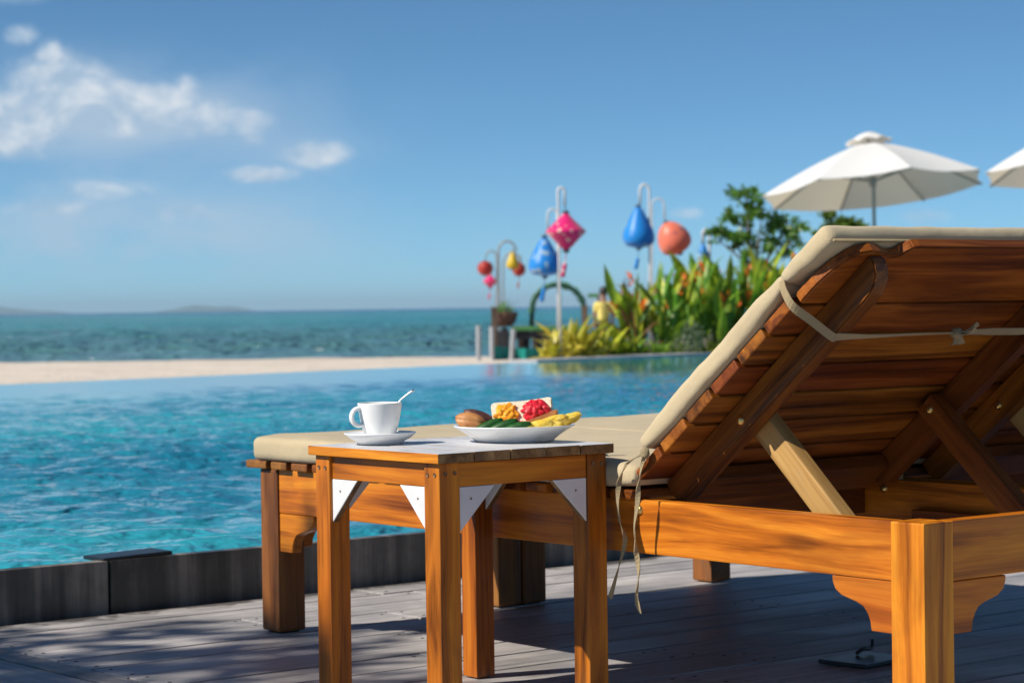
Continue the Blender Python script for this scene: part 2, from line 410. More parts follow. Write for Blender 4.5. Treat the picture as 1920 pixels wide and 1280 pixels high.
def tube(pts, rad, n=10, bm=None, close=False):
    bm = bm or bmesh.new(); pts = [Vector(p) for p in pts]; N = len(pts)
    rads = rad if isinstance(rad, (list, tuple)) else [rad]*N
    prev = None; rings = []
    for i, p in enumerate(pts):
        t_ = (pts[(i+1) % N] - pts[i-1]) if (close or 0 < i < N-1) else (pts[1]-pts[0] if i == 0 else pts[-1]-pts[-2])
        t_.normalize()
        if prev is None: a = t_.orthogonal().normalized()
        else: a = (prev - t_*prev.dot(t_)).normalized()
        prev = a; b_ = t_.cross(a)
        rings.append([bm.verts.new(p + (a*math.cos(2*math.pi*k/n) + b_*math.sin(2*math.pi*k/n))*rads[i]) for k in range(n)])
    prs = list(zip(rings, rings[1:])) + ([(rings[-1], rings[0])] if close else [])
    for a, b_ in prs:
        for k in range(n): bm.faces.new((a[k], a[(k+1) % n], b_[(k+1) % n], b_[k]))
    if not close:
        bm.faces.new(list(reversed(rings[0]))); bm.faces.new(rings[-1])
    return bm
def ribbon(pts, width, thick, ups, bm=None):   # flat strap along pts; ups = width direction at each point
    bm = bm or bmesh.new(); pts = [Vector(p) for p in pts]; rings = []
    for i, p in enumerate(pts):
        t_ = (pts[min(i+1, len(pts)-1)] - pts[max(i-1, 0)]).normalized()
        u_ = Vector(ups[i]); u_ = (u_ - t_*u_.dot(t_)).normalized(); n_ = t_.cross(u_)
        wd = width[i] if isinstance(width, (list, tuple)) else width
        rings.append([bm.verts.new(p + u_*a*wd/2 + n_*b_*thick/2) for a, b_ in ((-1,-1),(1,-1),(1,1),(-1,1))])
    for a, b_ in zip(rings, rings[1:]):
        for k in range(4): bm.faces.new((a[k], a[(k+1) % 4], b_[(k+1) % 4], b_[k]))
    bm.faces.new(list(reversed(rings[0]))); bm.faces.new(rings[-1])
    bmesh.ops.recalc_face_normals(bm, faces=bm.faces)
    return bm
def spline(pts, n=8):
    pts = [Vector(p) for p in pts]; out = []
    for i in range(len(pts)-1):
        p0 = pts[max(i-1, 0)]; p1 = pts[i]; p2 = pts[i+1]; p3 = pts[min(i+2, len(pts)-1)]
        for k in range(n):
            t_ = k/n; out.append(.5*((2*p1) + (p2-p0)*t_ + (2*p0-5*p1+4*p2-p3)*t_*t_ + (3*p1-p0-3*p2+p3)*t_**3))
    return out + [pts[-1]]
def grid_mesh(co, nu, nv, name):
    idx = np.arange(nu*nv).reshape(nu, nv)
    f = np.stack([idx[:-1,:-1], idx[1:,:-1], idx[1:,1:], idx[:-1,1:]], -1).reshape(-1, 4)
    me = bpy.data.meshes.new(name); me.vertices.add(len(co)); me.vertices.foreach_set('co', co.astype(np.float32).ravel())
    me.loops.add(f.size); me.loops.foreach_set('vertex_index', f.astype(np.int32).ravel())
    me.polygons.add(len(f)); me.polygons.foreach_set('loop_start', np.arange(0, f.size, 4, dtype=np.int32)); me.polygons.foreach_set('loop_total', np.full(len(f), 4, np.int32))
    me.update(); me.validate()
    me.polygons.foreach_set('use_smooth', np.ones(len(f), bool))
    return me
def pad(L, W, T, r, nl, nw, nt=6, fn=None):      # rounded, puffed cushion; L along x, W along y, T along z
    bm = bmesh.new(); cache = {}
    def pt(i, j, k):
        key = (i, j, k)
        if key in cache: return cache[key]
        def d(a, n):  # denser near the ends
            s_ = a/n*2-1; return math.copysign(1-(1-abs(s_))**1.6, s_)
        p = Vector((d(i,nl)*L/2, d(j,nw)*W/2, (k/nt*2-1)*T/2))
        h = Vector((L/2-r, W/2-r, T/2-r)); q = Vector(tuple(max(-h[a], min(h[a], p[a])) for a in range(3)))
        dd = p-q
        if dd.length > 1e-9: p = q + dd.normalized()*r
        if fn: p = fn(p)
        cache[key] = bm.verts.new(p); return cache[key]
    def quad(a, b_, c_, d_): bm.faces.new((pt(*a), pt(*b_), pt(*c_), pt(*d_)))
    for i in range(nl):
        for j in range(nw):
            quad((i,j,nt),(i+1,j,nt),(i+1,j+1,nt),(i,j+1,nt)); quad((i,j,0),(i,j+1,0),(i+1,j+1,0),(i+1,j,0))
    for i in range(nl):
        for k in range(nt):
            quad((i,0,k),(i+1,0,k),(i+1,0,k+1),(i,0,k+1)); quad((i,nw,k),(i,nw,k+1),(i+1,nw,k+1),(i+1,nw,k))
    for j in range(nw):
        for k in range(nt):
            quad((0,j,k),(0,j,k+1),(0,j+1,k+1),(0,j+1,k)); quad((nl,j,k),(nl,j+1,k),(nl,j+1,k+1),(nl,j,k+1))
    return bm
def blob(r, scale, seed, amp=.25, freq=3, sub=3):
    bm = bmesh.new(); bmesh.ops.create_icosphere(bm, subdivisions=sub, radius=1)
    for v in bm.verts:
        n_ = mnoise.noise(v.co*freq + Vector((seed, seed*1.7, 0))); v.co = v.co*(1+amp*n_)
        v.co = Vector((v.co.x*scale[0], v.co.y*scale[1], v.co.z*scale[2]))*r
    return bm

# ------------------------------------------------------------------ ground, pool, beach, sea
def slab(name, pts, z0, z1, mat, kind='structure'):
    bm = prism([(p[0], p[1]) for p in pts], z1-z0); me = mesh_of(bm, name)
    M = Matrix.Translation((0,0,(z0+z1)/2)); return tag(link(name, me, mat, None, M), kind=kind)
CURB_V = 5.10; WATER_Z = .105
PU0, PU1 = -.4, 27.0
slab('terrace_ground', [(-30,-30),(34,-30),(34,CURB_V+.02),(-30,CURB_V+.02)], -.6, -.035, 'bounce_paving')
slab('garden_side_ground', [(-30,CURB_V+.02),(PU0-.25,CURB_V+.02),(PU0-.25,17),(-30,17)], -.6, -.04, 'soil')
# pool walls and floor
tag(link('pool_basin', mesh_of(prism([(PU0-.25,CURB_V+.02),(PU1+.3,CURB_V+.02),(PU1+.3,edge_v(PU1+.3)-.02),(PU0-.25,edge_v(PU0-.25)-.02)], .3), 'pool_basin'), 'curb_stone', None, Matrix.Translation((0,0,-.45))), kind='structure')
# pool water surface: ripples that die down towards the overflow edge
def waves(xx, yy, specs):
    h = np.zeros_like(xx)
    for (lx, ly, amp, ph) in specs: h += amp*np.sin(xx*lx + yy*ly + ph)
    return h
nu, nv = 820, 560
uu = PU0 + (PU1-PU0)*np.linspace(0, 1, nu)**1.25
tt = np.linspace(0, 1, nv)**1.9
UU = np.repeat(uu[:,None], nv, 1); ev = edge_v(UU)
VV = CURB_V + .05 + (ev - CURB_V - .05)*tt[None,:]
sp_ = []
for lam, amp, n_ in ((.8,.0012,8),(.42,.0026,16),(.26,.0028,24),(.17,.0011,20)):
    for i in range(n_):
        th = rng.normal(1.15, .75); k = 2*math.pi/(lam*rng.uniform(.75,1.3)); sp_.append((k*math.cos(th), k*math.sin(th), amp*rng.uniform(.5,1.1), rng.uniform(0,6.28)))
dst = ev - VV
fade = np.clip((dst-2.2)/6.3, 0, 1)
patch = .72 + .28*np.sin(UU*.55+VV*.32+1.0)*np.sin(VV*.41-UU*.2)
HH = waves(UU, VV, sp_)*fade*patch*1.0
pw = grid_mesh(np.stack([UU, VV, WATER_Z + HH], -1).reshape(-1, 3), nu, nv, 'pool_water')
tag(link('pool_water', pw, 'pool_water'), kind='structure')
# overflow edge
eN = Vector((En.x, En.y, 0)); eD = Vector((Ed.x, Ed.y, 0))
ea = Vector((PU0-.3, edge_v(PU0-.3), 0)); ebk = Vector((17.0, edge_v(17.0), 0)); ec = Vector((PU1+.3, edge_v(PU1+.3), 0))
board('pool_overflow_wall', (ebk-ea).length, .16, .86, (ea+ebk)/2 + eN*.08 + Z*(WATER_Z-.436), eD, eN, 'curb_stone')['kind'] = 'structure'
cop = board('pool_coping', (ec-ebk).length, .42, .16, (ebk+ec)/2 + eN*.21 + Z*(WATER_Z-.06), eD, eN, 'white_metal', None, .01); cop['kind'] = 'structure'
plain('coping_stone', (.40,.41,.43), .6, .4, 0, .15, 2); cop.data.materials[0] = MATS['coping_stone']
# garden bed behind the coping
slab('garden_bed', [(17.05,edge_v(17.05)+.44),(60,edge_v(60)+.44),(60,60),tuple(C(3.0,48)[:2]),tuple(C(1.5,34)[:2]),tuple(C(.75,29.6)[:2]),tuple(C(.42,28.1)[:2])], -.8, .06, 'soil')
# beach
nx, nd = 160, 120
xs = np.linspace(-90, 90, nx); ds = 19 + (92-19)*np.linspace(0,1,nd)
XX, DD = np.meshgrid(xs, ds, indexing='ij')
base = np.interp(DD + .03*XX, [19, 24, 40, 60, 79, 92], [-.5, -.5, -.50, -.68, -.91, -1.35])
zb = base + .018*np.sin(XX*1.3+DD*.6)*np.sin(DD*1.1-XX*.35) + .015*np.sin(XX*.5+2)*np.sin(DD*.7)
WX = XX*cy + DD*sy; WY = -XX*sy + DD*cy
keep = (WY - edge_v(WX)) < .25
zb = np.where(keep & (WX > PU0-.4), -1.2, zb)
tag(link('beach_ground', grid_mesh(np.stack([WX, WY, zb], -1).reshape(-1,3), nx, nd, 'beach'), 'sand'), kind='structure')
# sea
SEA_Z = -.90
nd, nx = 620, 300
ds = 68*(19000/68)**(np.linspace(0,1,nd)**1.25)
xs = np.linspace(-.5, .5, nx)
DD = np.repeat(ds[None,:], nx, 0); XX = xs[:,None]*(DD*1.0+40)
sps = []
hz_ = np.zeros_like(XX); rowstep = np.gradient(ds)[None,:]
for lam, amp, n_ in ((11,.05,6),(5.5,.05,8),(2.8,.032,9)):
    for i in range(n_):
        th = rng.normal(1.5, .42); k = 2*math.pi/(lam*rng.uniform(.7,1.35)); ph = rng.uniform(0,6.28)
        fd = np.clip(1.6 - rowstep*3/lam, 0, 1)*np.clip(1.6-(DD/nx)*3/lam, 0, 1)
        hz_ += amp*rng.uniform(.5,1.1)*fd*np.sin(k*math.cos(th)*XX + k*math.sin(th)*DD + ph)
WX = XX*cy + DD*sy; WY = -XX*sy + DD*cy
shore = np.clip((DD-74)/30, .25, 1)
tag(link('sea', grid_mesh(np.stack([WX, WY, SEA_Z + hz_*shore], -1).reshape(-1,3), nx, nd, 'sea'), 'sea_water'), kind='structure')
# far islands
def island(px0, px1, hpx, D, seed):
    n_ = 60; bm = bmesh.new(); rows = []
    x0 = (px0-960)/FPX*D; x1 = (px1-960)/FPX*D
    for j in range(9):
        row = []
        for i in range(n_+1):
            s_ = i/n_; env = math.sin(math.pi*s_)**.8*(.55+.45*mnoise.noise((s_*3.1+seed, seed, 0))+.12*mnoise.noise((s_*11+seed, seed, 3)))
            z = max(0, env)*hpx/FPX*D*1.5*math.sin(math.pi*j/8)
            row.append(bm.verts.new(C(x0+(x1-x0)*s_, D+(j-4)*(x1-x0)*.07, SEA_Z-.5+z)))
        rows.append(row)
    for a, b_ in zip(rows, rows[1:]):
        for i in range(n_): bm.faces.new((a[i], a[i+1], b_[i+1], b_[i]))
    bmesh.ops.recalc_face_normals(bm, faces=bm.faces)
    return mesh_of(bm, 'island', True)
tag(link('island_hills', island(290, 480, 13, 15000, 1.3), 'hill_green'), kind='structure')
tag(link('island_hills', island(-260, 130, 18, 15500, 5.1), 'hill_green'), kind='structure')

# ------------------------------------------------------------------ deck
deck = bpy.data.objects.new('deck', None); col.objects.link(deck); tag(deck, kind='structure'); deck.location = (2.9, 3, 0)
screw_me = mesh_of(lathe([(0,.0004),(.0045,.0004),(.005,-.003)], 10), 'screw')
BW = .150; gap = .009; v = CURB_V - .035
TRIM_U = 2.318
i = 0
while v > .7:
    # boards along u with staggered butt joints
    js = [TRIM_U + .004]
    off = random.uniform(.5, 2.6); x = TRIM_U + off
    while x < 9: js.append(x); x += 2.4
    js.append(9.0)
    for a, b_ in zip(js, js[1:]):
        zz = random.uniform(-.0012, .0012)
        db = board('deck_board', b_-a-.004, BW-gap, .026, ((a+b_)/2, v-BW/2, -.013+zz), X, Y, 'deck_board', deck, .0025)
        for e_ in (a+.03, b_-.03):
            if v > 3.3 and e_ < 5:
                for dv_ in (-.045, .045): link('screw', screw_me, 'foot_rubber', db, Matrix.Translation((e_, v-BW/2+dv_, zz+.0002)))
    v -= BW; i += 1
board('trim_board', 4.4, .062, .026, (TRIM_U-.035, CURB_V-.035-2.2, -.0125), Y, -X, 'deck_trim', deck, .0025)
u = TRIM_U - .072
while u > -1.5:
    board('deck_board', 4.4, BW-gap, .026, (u-BW/2, CURB_V-.035-2.2, -.014+random.uniform(-.001,.001)), Y, -X, 'deck_board', deck, .0025); u -= BW
# curb: dark stone slabs on edge
curb = bpy.data.objects.new('pool_curb', None); col.objects.link(curb); curb.location = (2.9, CURB_V, 0); tag(curb, kind='structure')
cu_ = [PU0-.2, .62, 1.72, 2.80, 3.94, 5.06, 6.2, 7.3, 8.4, 9.5, 12, 14.5, 17]
for k, (a, b_) in enumerate(zip(cu_, cu_[1:])):
    board('curb_slab', b_-a-.006, .125+.035, .038, ((a+b_)/2, CURB_V+.018+random.uniform(-.002,.002), .045+random.uniform(-.002,.002)), X, Z, 'curb_stone', curb, .003)
sl = board('slate_slab', .20, .10, .010, (2.885, 5.158, .1305), (1,.03,.02), (-.35,1,0), 'slate_dark', None, .003)
tag(sl, 'dark slate slab lying loose on top of the pool curb', 'slate')
hc = thing('drain_cover', (3.53, 3.26, 0), 'small dark square cover plate on deck under the near lounger', 'cover')
board('plate', .15, .12, .009, (3.53, 3.265, .0065), (1,.12,0), (-.12,1,0), 'slate_dark', hc, .002)
link('handle', mesh_of(tube(spline([(3.545,3.30,.014),(3.56,3.295,.022),(3.585,3.30,.02),(3.60,3.305,.024),(3.605,3.31,.036)], 5), .004, 8), 'h', True), 'slate_dark', hc)

# ------------------------------------------------------------------ side table
T0u, T0v, TS, TH = 2.462, 3.288, .415, .482
tb = thing('side_table', (T0u+TS/2, T0v+TS/2, 0), 'small square wooden side table with worn white top and orange legs', 'table')
nP = 5; pwid = TS/nP
for k in range(nP):
    jit = random.uniform(-.002,.002)
    bmk = boxmesh(TS+jit, pwid-.0018, .018, .0018, ('plank', k))
    if len(bmk.materials) == 0:
        bmk.materials.append(MATS['plank_end']); bmk.materials.append(MATS['paint_top']); bmk.materials.append(MATS['table_wood'])
        for p in bmk.polygons:
            if p.normal.z > .5: p.material_index = 1
            elif k == 0 and p.normal.y > .6: p.material_index = 2
    link('plank', bmk, None, tb, frame((T0u+pwid*(k+.5), T0v+TS/2, TH-.009+random.uniform(-.0006,.0006)), Y, -X))
LG = .046; ov = .011
ztop = TH-.0185
def table_leg(iu, iv):
    u_ = T0u+ov+LG/2 if iu == 0 else T0u+TS-ov-LG/2
    v_ = T0v+ov+LG/2 if iv == 0 else T0v+TS-ov-LG/2
    lg = board('leg', ztop-.003, LG, LG, (u_, v_, (ztop-.003)/2+.003), Z, X if iu == 0 else Y, 'table_wood', tb, .0025, (iu, iv))
    # screws on the outer faces
    for du in (-.010, .011):
        sg = -1 if iv == 0 else 1
        M = frame((u_+du, v_+sg*(LG/2), TH-.040+.004*random.random()), X, Z if sg < 0 else -Z)
        link('screw', mesh_of(lathe([(0,.0005),(.0028,.0005),(.0038,.0014),(.0038,-.002)], 12), 's'), 'screw_dark', lg, M)
        sg = -1 if iu == 0 else 1
        M = frame((u_+sg*(LG/2), v_+du, TH-.043+.004*random.random()), Y if sg > 0 else -Y, Z)
        link('screw', mesh_of(lathe([(0,.0005),(.0028,.0005),(.0038,.0014),(.0038,-.002)], 12), 's'), 'screw_dark', lg, M)
for a in (0,1):
    for b_ in (0,1): table_leg(a, b_)
AH = .043; az_ = ztop - .001 - AH/2 + .0
inner = TS-2*(ov+LG)-.002
for s_ in (0,1):
    uu_ = T0u+ov+.006+.009 if s_ == 0 else T0u+TS-ov-.006-.009
    board('apron', inner, AH, .018, (uu_, T0v+TS/2, az_), Y, Z, 'table_wood', tb, .002, 'ap%d' % s_)
    vv_ = T0v+ov+.003+.009 if s_ == 0 else T0v+TS-ov-.003-.009
    board('apron', inner, AH, .018, (T0u+TS/2, vv_, az_), X, Z, 'table_wood', tb, .002, 'aq%d' % s_)
gs = .082
gm = prism([(0,0),(gs,0),(0,-gs)], .014, .001, 1); gme = mesh_of(gm, 'gusset')
gme.materials.append(MATS['paint_gusset']); gme.materials.append(MATS['plank_end'])
for p in gme.polygons: p.material_index = 0 if abs(p.normal.z) > .7 else 1
zg = az_-AH/2-.0005
def gusset(M):
    g = link('corner_gusset', gme, None, tb, M)
    for sx in (1, -1): link('screw', gscrew, 'screw_dark', g, M @ Matrix.Translation((.026, -.022, 0)) @ Matrix.Rotation(0 if sx > 0 else math.pi, 4, 'X') @ Matrix.Translation((0,0,.0068)))
gscrew = mesh_of(lathe([(0,.0006),(.0022,.0006),(.003,-.001)], 10), 's')
lo, hi = ov+LG+.001, TS-ov-LG-.001
for s_ in (0,1):
    uu_ = T0u+ov+.013 if s_ == 0 else T0u+TS-ov-.013
    gusset(frame((uu_, T0v+lo, zg), Y, Z)); gusset(frame((uu_, T0v+hi, zg), -Y, Z))
    vv_ = T0v+ov+.010 if s_ == 0 else T0v+TS-ov-.010
    gusset(frame((T0u+lo, vv_, zg), X, Z)); gusset(frame((T0u+hi, vv_, zg), -X, Z))

# ------------------------------------------------------------------ sun lounger
LU, LW = 2.887, .712; LV0, LV1 = 2.535, 4.541; LEG = .073; RT = .377; RB = .277; B_OFF = .719
def bracket_mesh():
    pr = [(0,0),(.138,0),(.137,-.010),(.131,-.023),(.117,-.032),(.098,-.037),(.082,-.041),(.067,-.047),(.058,-.057),(.052,-.069),(.049,-.087),(0,-.087)]
    return mesh_of(prism(pr, .026, .0015, 1), 'bracket')
BK = bracket_mesh()
BE = R(38.6); bs = Vector((0,-math.cos(BE), math.sin(BE))); bn = Vector((0, math.sin(BE), math.cos(BE)))
BP = Vector((0, 2.809, .738))         # reference point on the back (rear) plane of the slats
def BR(u_, s_, n_): return Vector((u_, BP.y, BP.z)) + bs*s_ + bn*n_
bolt_me = mesh_of(lathe([(0,.006),(.005,.0058),(.0085,.003),(.0095,0),(.0095,-.002)], 16), 'bolt', True)
def make_lounger():
    t_ = thing('sun_lounger', (LU+LW/2, (LV0+LV1)/2, 0), 'orange teak sun lounger with raised slatted back, next to the side table', 'sun lounger', 'wooden sun loungers')
    U1 = LU+LW; UC = LU+LW/2
    for iu in (0,1):
        u_ = LU+LEG/2 if iu == 0 else U1-LEG/2
        for iv in (0,1):
            v_ = LV0+LEG/2 if iv == 0 else LV1-LEG/2
            mt_ = 'teak_rail' if iv == 0 else 'teak_worn'
            lg = board('leg', RT-.004, LEG, LEG, (u_, v_, RT/2+.002), Z, X, mt_, t_, .006 if iv else .003, ('leg', iu, iv))
            board('foot_pad', .05, .05, .006, (u_, v_, .003), X, Y, 'foot_rubber', lg, .001)
            # ogee brackets along the side rail and along the end rail
            s_ = 1 if iv == 0 else -1
            fu = u_ + (-LEG/2+.005+.013 if iu == 0 else LEG/2-.005-.013)
            link('bracket', BK, mt_ if iv else 'teak_rail', t_, frame((fu, v_+s_*(LEG/2+.0005), RB-.001), Y*s_, Z))
            s2 = 1 if iu == 0 else -1
            fv = v_ + (-LEG/2+.004+.013 if iv == 0 else LEG/2-.004-.013)
            link('bracket', BK, 'teak_rail', t_, frame((u_+s2*(LEG/2+.0005), fv, RB-.001), X*s2, Z))
    for iu in (0,1):
        u_ = LU+.004+.016 if iu == 0 else U1-.004-.016
        board('side_rail', LV1-LV0-2*LEG-.001, RT-RB, .032, (u_, (LV0+LV1)/2, (RT+RB)/2), Y, Z, 'teak_rail', t_, .003, 'rail%d' % iu)
        for zz_ in (RT-.019,):
            link('bolt', bolt_me, 'brass', t_, frame((u_-.016 if iu == 0 else u_-.016, 3.234, zz_), -Y, Z))
    for iv in (0,1):
        v_ = LV0+.003+.016 if iv == 0 else LV1-.003-.016
        board('end_rail', LW-2*LEG-.001, RT-RB, .032, (UC, v_, (RT+RB)/2), X, Z, 'teak_rail', t_, .003, 'erail%d' % iv)
    # nail holes where rail and leg meet
    # seat slats
    v_ = LV1+.041; k = 0
    while v_ > 3.29:
        wd = .085 if k == 0 else .064
        board('seat_slat', LW+.024, wd, .018, (UC, v_-wd/2, RT+.0095), X, Y, 'teak_worn' if k < 3 else 'teak_varnished', t_, .004, ('ss', k % 3))
        v_ -= wd+.020; k += 1
    board('cross_beam', LW-.075, .06, .03, (UC, 3.30, .335), X, Z, 'teak_red', t_, .003)
    # ledger strips that hold the foot of the brace
    for iu in (0,1):
        u_ = LU+.0365+.012 if iu == 0 else U1-.0365-.012
        board('ledger', .52, .045, .023, (u_, 2.88, RB+.0225), Y, Z, 'teak_red', t_, .002)
    # backrest
    bu = [LU+.049, U1-.049-.0]
    TB = .036; BD = .054
    for iu in (0,1):
        u0 = LU+.064 if iu == 0 else U1-.064-TB
        s0, s1 = -.535, .132
        # rounded upper end
        pts = [(s0, 0), (s1-.006, 0), (s1, -.004)] + [(s1 - .058*(1-math.cos(a)), -.006 - (BD-.006)*math.sin(a)) for a in [R(x) for x in (15,30,45,60,75,90)]] + [(s0+.02,-BD),(s0+.006,-BD*.8),(s0,-BD*.5)]
        me = mesh_of(prism(pts, TB, .003, 2), 'beam')
        bmx = Matrix((bs, bn, bs.cross(bn))).transposed().to_4x4(); bmx.translation = BR(u0+TB/2, 0, 0)
        beam = link('back_beam', me, 'teak_red' if iu else 'teak_varnished', t_, bmx)
        # bolt of brace
        q = BR(u0, -.298, -BD*.55)
        link('bolt', bolt_me, 'steel_dull', beam, frame((u0, q.y, q.z), -Y, Z))
        # brace
        bu0 = u0+TB+.002 if iu == 0 else u0-.002-.034
        a_ = Vector((bu0+.017, q.y, q.z)); e_ = Vector((bu0+.017, 2.795, .318)); d_ = (e_-a_).normalized()
        L = (e_-a_).length+.03
        br = board('brace', L, .05, .034, (a_+e_)/2 - d_*.005, d_, Vector((0, d_.z, -d_.y)), 'teak_pale' if iu == 0 else 'teak_red', t_, .004, ('brace', iu))
        if iu: link('bolt', bolt_me, 'steel_dull', br, frame((bu0, q.y, q.z), -Y, Z))
    pt_ = .0868; sw = .0785; ST = .021
    for k in range(1, 7):
        s_ = -pt_*k + sw/2 - .004 + .006
        board('back_slat', LW+.022, sw, ST, BR(UC, s_, ST/2+.0003), X, bs, 'teak_varnished' if k % 3 else 'teak_red', t_, .003, ('bs', k % 4))
    board('dark_filler_bar', LW-.128-2*TB-.004, .075, .03, BR(UC, -.515, -.022), X, bs, 'teak_red', t_, .003)  # added dark bar: stands in for shade below the slats, hides pad end
    # shaped headboard
    prof = [(-.001,.006),(.0,.055),(.010,.095),(.024,.122),(.042,.137),(.066,.142),(.088,.139),(.108,.131),(.126,.126),(.142,.128),(.152,.140),(.162,.150),(.178,.153)]
    half = LW/2
    top = [(-half+a, h) for a, h in prof] + [(half-a, h) for a, h in reversed(prof)]
    pts = [(-half+.004, -.001)] + top + [(half-.004, -.001)]
    me = mesh_of(prism(list(reversed(pts)), ST, .003, 2), 'headboard')
    hbm = Matrix((X, bs, X.cross(bs))).transposed().to_4x4(); hbm.translation = BR(UC, 0, ST/2+.0003)
    link('headboard', me, 'teak_varnished', t_, hbm)
    return t_
A = make_lounger()
B = copy_tree(A); B.location.x += B_OFF
B['label'] = 'second teak sun lounger, beyond the near one and mostly hidden behind it'

# ------------------------------------------------------------------ cushions
def make_cushion():
    U0 = LU-.020; CW = LW+.017; UC = U0+CW/2
    t_ = thing('lounger_cushion', (UC, 3.6, RT+.019), 'beige canvas cushion tied to the near lounger', 'cushion', 'beige lounger cushions')
    # seat pad
    v0, v1 = 3.225, LV1+.006; L = v1-v0; T = .052
    def fn(p):
        ex = 1-abs(p.y)/(CW/2)
        up = p.z > 0
        p = p.copy()
        if up: p.z += .006*min(1, ex*5)*(1-.5*min(1, (L/2-abs(p.x))/.3)) + .0035*mnoise.noise((p.x*4, p.y*5, 1)) + .0012*mnoise.noise((p.x*18, p.y*14, 3))
        p.x += .004*mnoise.noise((p.y*7, p.z*20, 5)); p.y += .005*mnoise.noise((p.x*6, p.z*18, 9))
        # tie gathers near the hinge
        d = abs(p.x + L/2 - .012)
        if d < .16:
            g = (1-d/.16)**2; p.z *= 1-.25*g; p.y *= 1-.014*g + .006*g*math.sin(d*230)
        return p
    me = mesh_of(pad(L, CW, T, .017, 70, 34, 6, fn), 'seat_pad', True)
    link('seat_pad', me, 'cushion_canvas', t_, frame((UC, (v0+v1)/2, RT+.0195+T/2), Y, -X))
    # seam piping
    # back pad lower section and head section, in the plane of the backrest
    def back(name, s0, s1, T, n0, pinch0, pinch1, r=.0145):
        L = s1-s0
        def fn(p):
            p = p.copy(); s_ = p.x
            for e, g0 in ((-L/2, pinch0), (L/2, pinch1)):
                d = abs(s_-e)
                if g0 and d < .13:
                    g = (1-d/.13)**2.2*g0
                    edge = max(0, abs(p.y)/(CW/2)-.82)/.18
                    p.z = -T/2 + (p.z+T/2)*(1-.45*g*(.45+.55*edge)); p.y *= 1-.016*g*edge
                    p.z += .004*g*math.sin(p.y*140+1)*edge
            p.z += .004*mnoise.noise((p.x*7, p.y*6, 2)) + .0026*mnoise.noise((p.x*26, p.y*16, 7)); p.y += .004*mnoise.noise((p.x*9, p.z*20, 4))
            return p
        me = mesh_of(pad(L, CW+.004, T, r, 44, 36, 6, fn), name, True)
        Mx = Matrix((bs, -X, bs.cross(-X))).transposed().to_4x4(); Mx.translation = BR(UC, (s0+s1)/2, n0+T/2)
        return link(name, me, 'cushion_canvas', t_, Mx)
    back('back_pad', -.475, .004, .042, .0235, .8, 1.0)
    hp = back('head_pad', -.002, .143, .043, .0225, 1.0, 0, .018)
    link('piping', mesh_of(tube([BR(U0+.006, .1405, .0245), BR(UC, .1410, .0245), BR(U0+CW-.006, .1405, .0245)], .0028, 8), 'pip', True), 'strap_canvas', hp)
    # strap round the back: from the crease, over the slat end and beam, along the underside
    ua = LU
    pts = [BR(ua-.014, .002, .050), BR(ua-.017, -.002, .030), BR(ua-.012, -.006, -.001), BR(ua+.020, -.012, -.027), BR(ua+.058, -.020, -.057), BR(ua+.070, -.020, -.0575), BR(ua+.102, -.020, -.0575), BR(ua+.16, -.0205, -.058), BR(ua+.28, -.022, -.055), BR(ua+.385, -.023, -.054)]
    pts2 = [BR(ua+.392, -.023, -.054), BR(ua+.46, -.018, -.056), BR(ua+.56, -.015, -.060), BR(ua+.625, -.014, -.0575), BR(ua+LW-.05, -.014, -.0575), BR(ua+LW+.003, -.004, -.01), BR(ua+LW+.004, .0, .04)]
    sp1 = spline(pts, 5); ups1 = [(bs*.9 + bn*.5*math.sin(i*.1)) for i in range(len(sp1))]
    st1 = link('tie_strap', mesh_of(ribbon(sp1, [.015 - .006*min(1, max(0, (i-len(sp1)*.6)/(len(sp1)*.4))) for i in range(len(sp1))], .0016, ups1), 'strap'), 'strap_canvas', t_)
    sp2 = spline(pts2, 5)
    link('tie_strap', mesh_of(ribbon(sp2, [.008+.011*min(1, i/6) for i in range(len(sp2))], .0016, [bs]*len(sp2)), 'strap'), 'strap_canvas', t_)
    kb = blob(.013, (1.1,.8,.8), 3, .3, 3, 3); link('knot', mesh_of(kb, 'knot', True), 'strap_canvas', st1, Matrix.Translation(BR(ua+.389, -.023, -.055)))
    for dv in ((.010,.030,-.012),(.016,.034,-.004),(-.006,-.016,-.012),(.014,-.018,-.010)):
        c0 = BR(ua+.389, -.023, -.057); c1 = BR(ua+.389+dv[0], -.023+dv[1]*.6, -.057+dv[2]); c2 = BR(ua+.389+dv[0]*1.6, -.023+dv[1], -.055+dv[2])
        link('knot_loop', mesh_of(ribbon(spline([c0, c1, c2], 4), .012, .0016, [X+bs*.3]*9), 'loop'), 'strap_canvas', st1)
    # tie at the hinge: knot, bow end and two long dangling ends
    kx = U0-.006; kv, kz = 3.184, .468
    k2 = link('knot', mesh_of(blob(.011, (.7,.9,1.1), 8, .3, 3, 3), 'knot', True), 'strap_canvas', t_, Matrix.Translation((kx, kv, kz)))
    def dangle(pts, w0, seed):
        sp_ = spline(pts, 6); n_ = len(sp_)
        ups = [Vector((.55*math.sin(i*.23+seed), math.cos(i*.23+seed)*.9+.4, .15)) for i in range(n_)]
        link('tie_end', mesh_of(ribbon(sp_, [w0*(.75+.25*math.sin(i*.4+seed)) for i in range(n_)], .0018, ups), 'tie'), 'strap_canvas', k2)
    dangle([(kx,kv,kz),(kx-.006,3.20,.460),(kx-.010,3.226,.444),(kx-.010,3.245,.412),(kx-.010,3.250,.375),(kx-.011,3.244,.338),(kx-.009,3.232,.305),(kx-.011,3.248,.255),(kx-.012,3.268,.205),(kx-.012,3.274,.193)], .0095, .3)
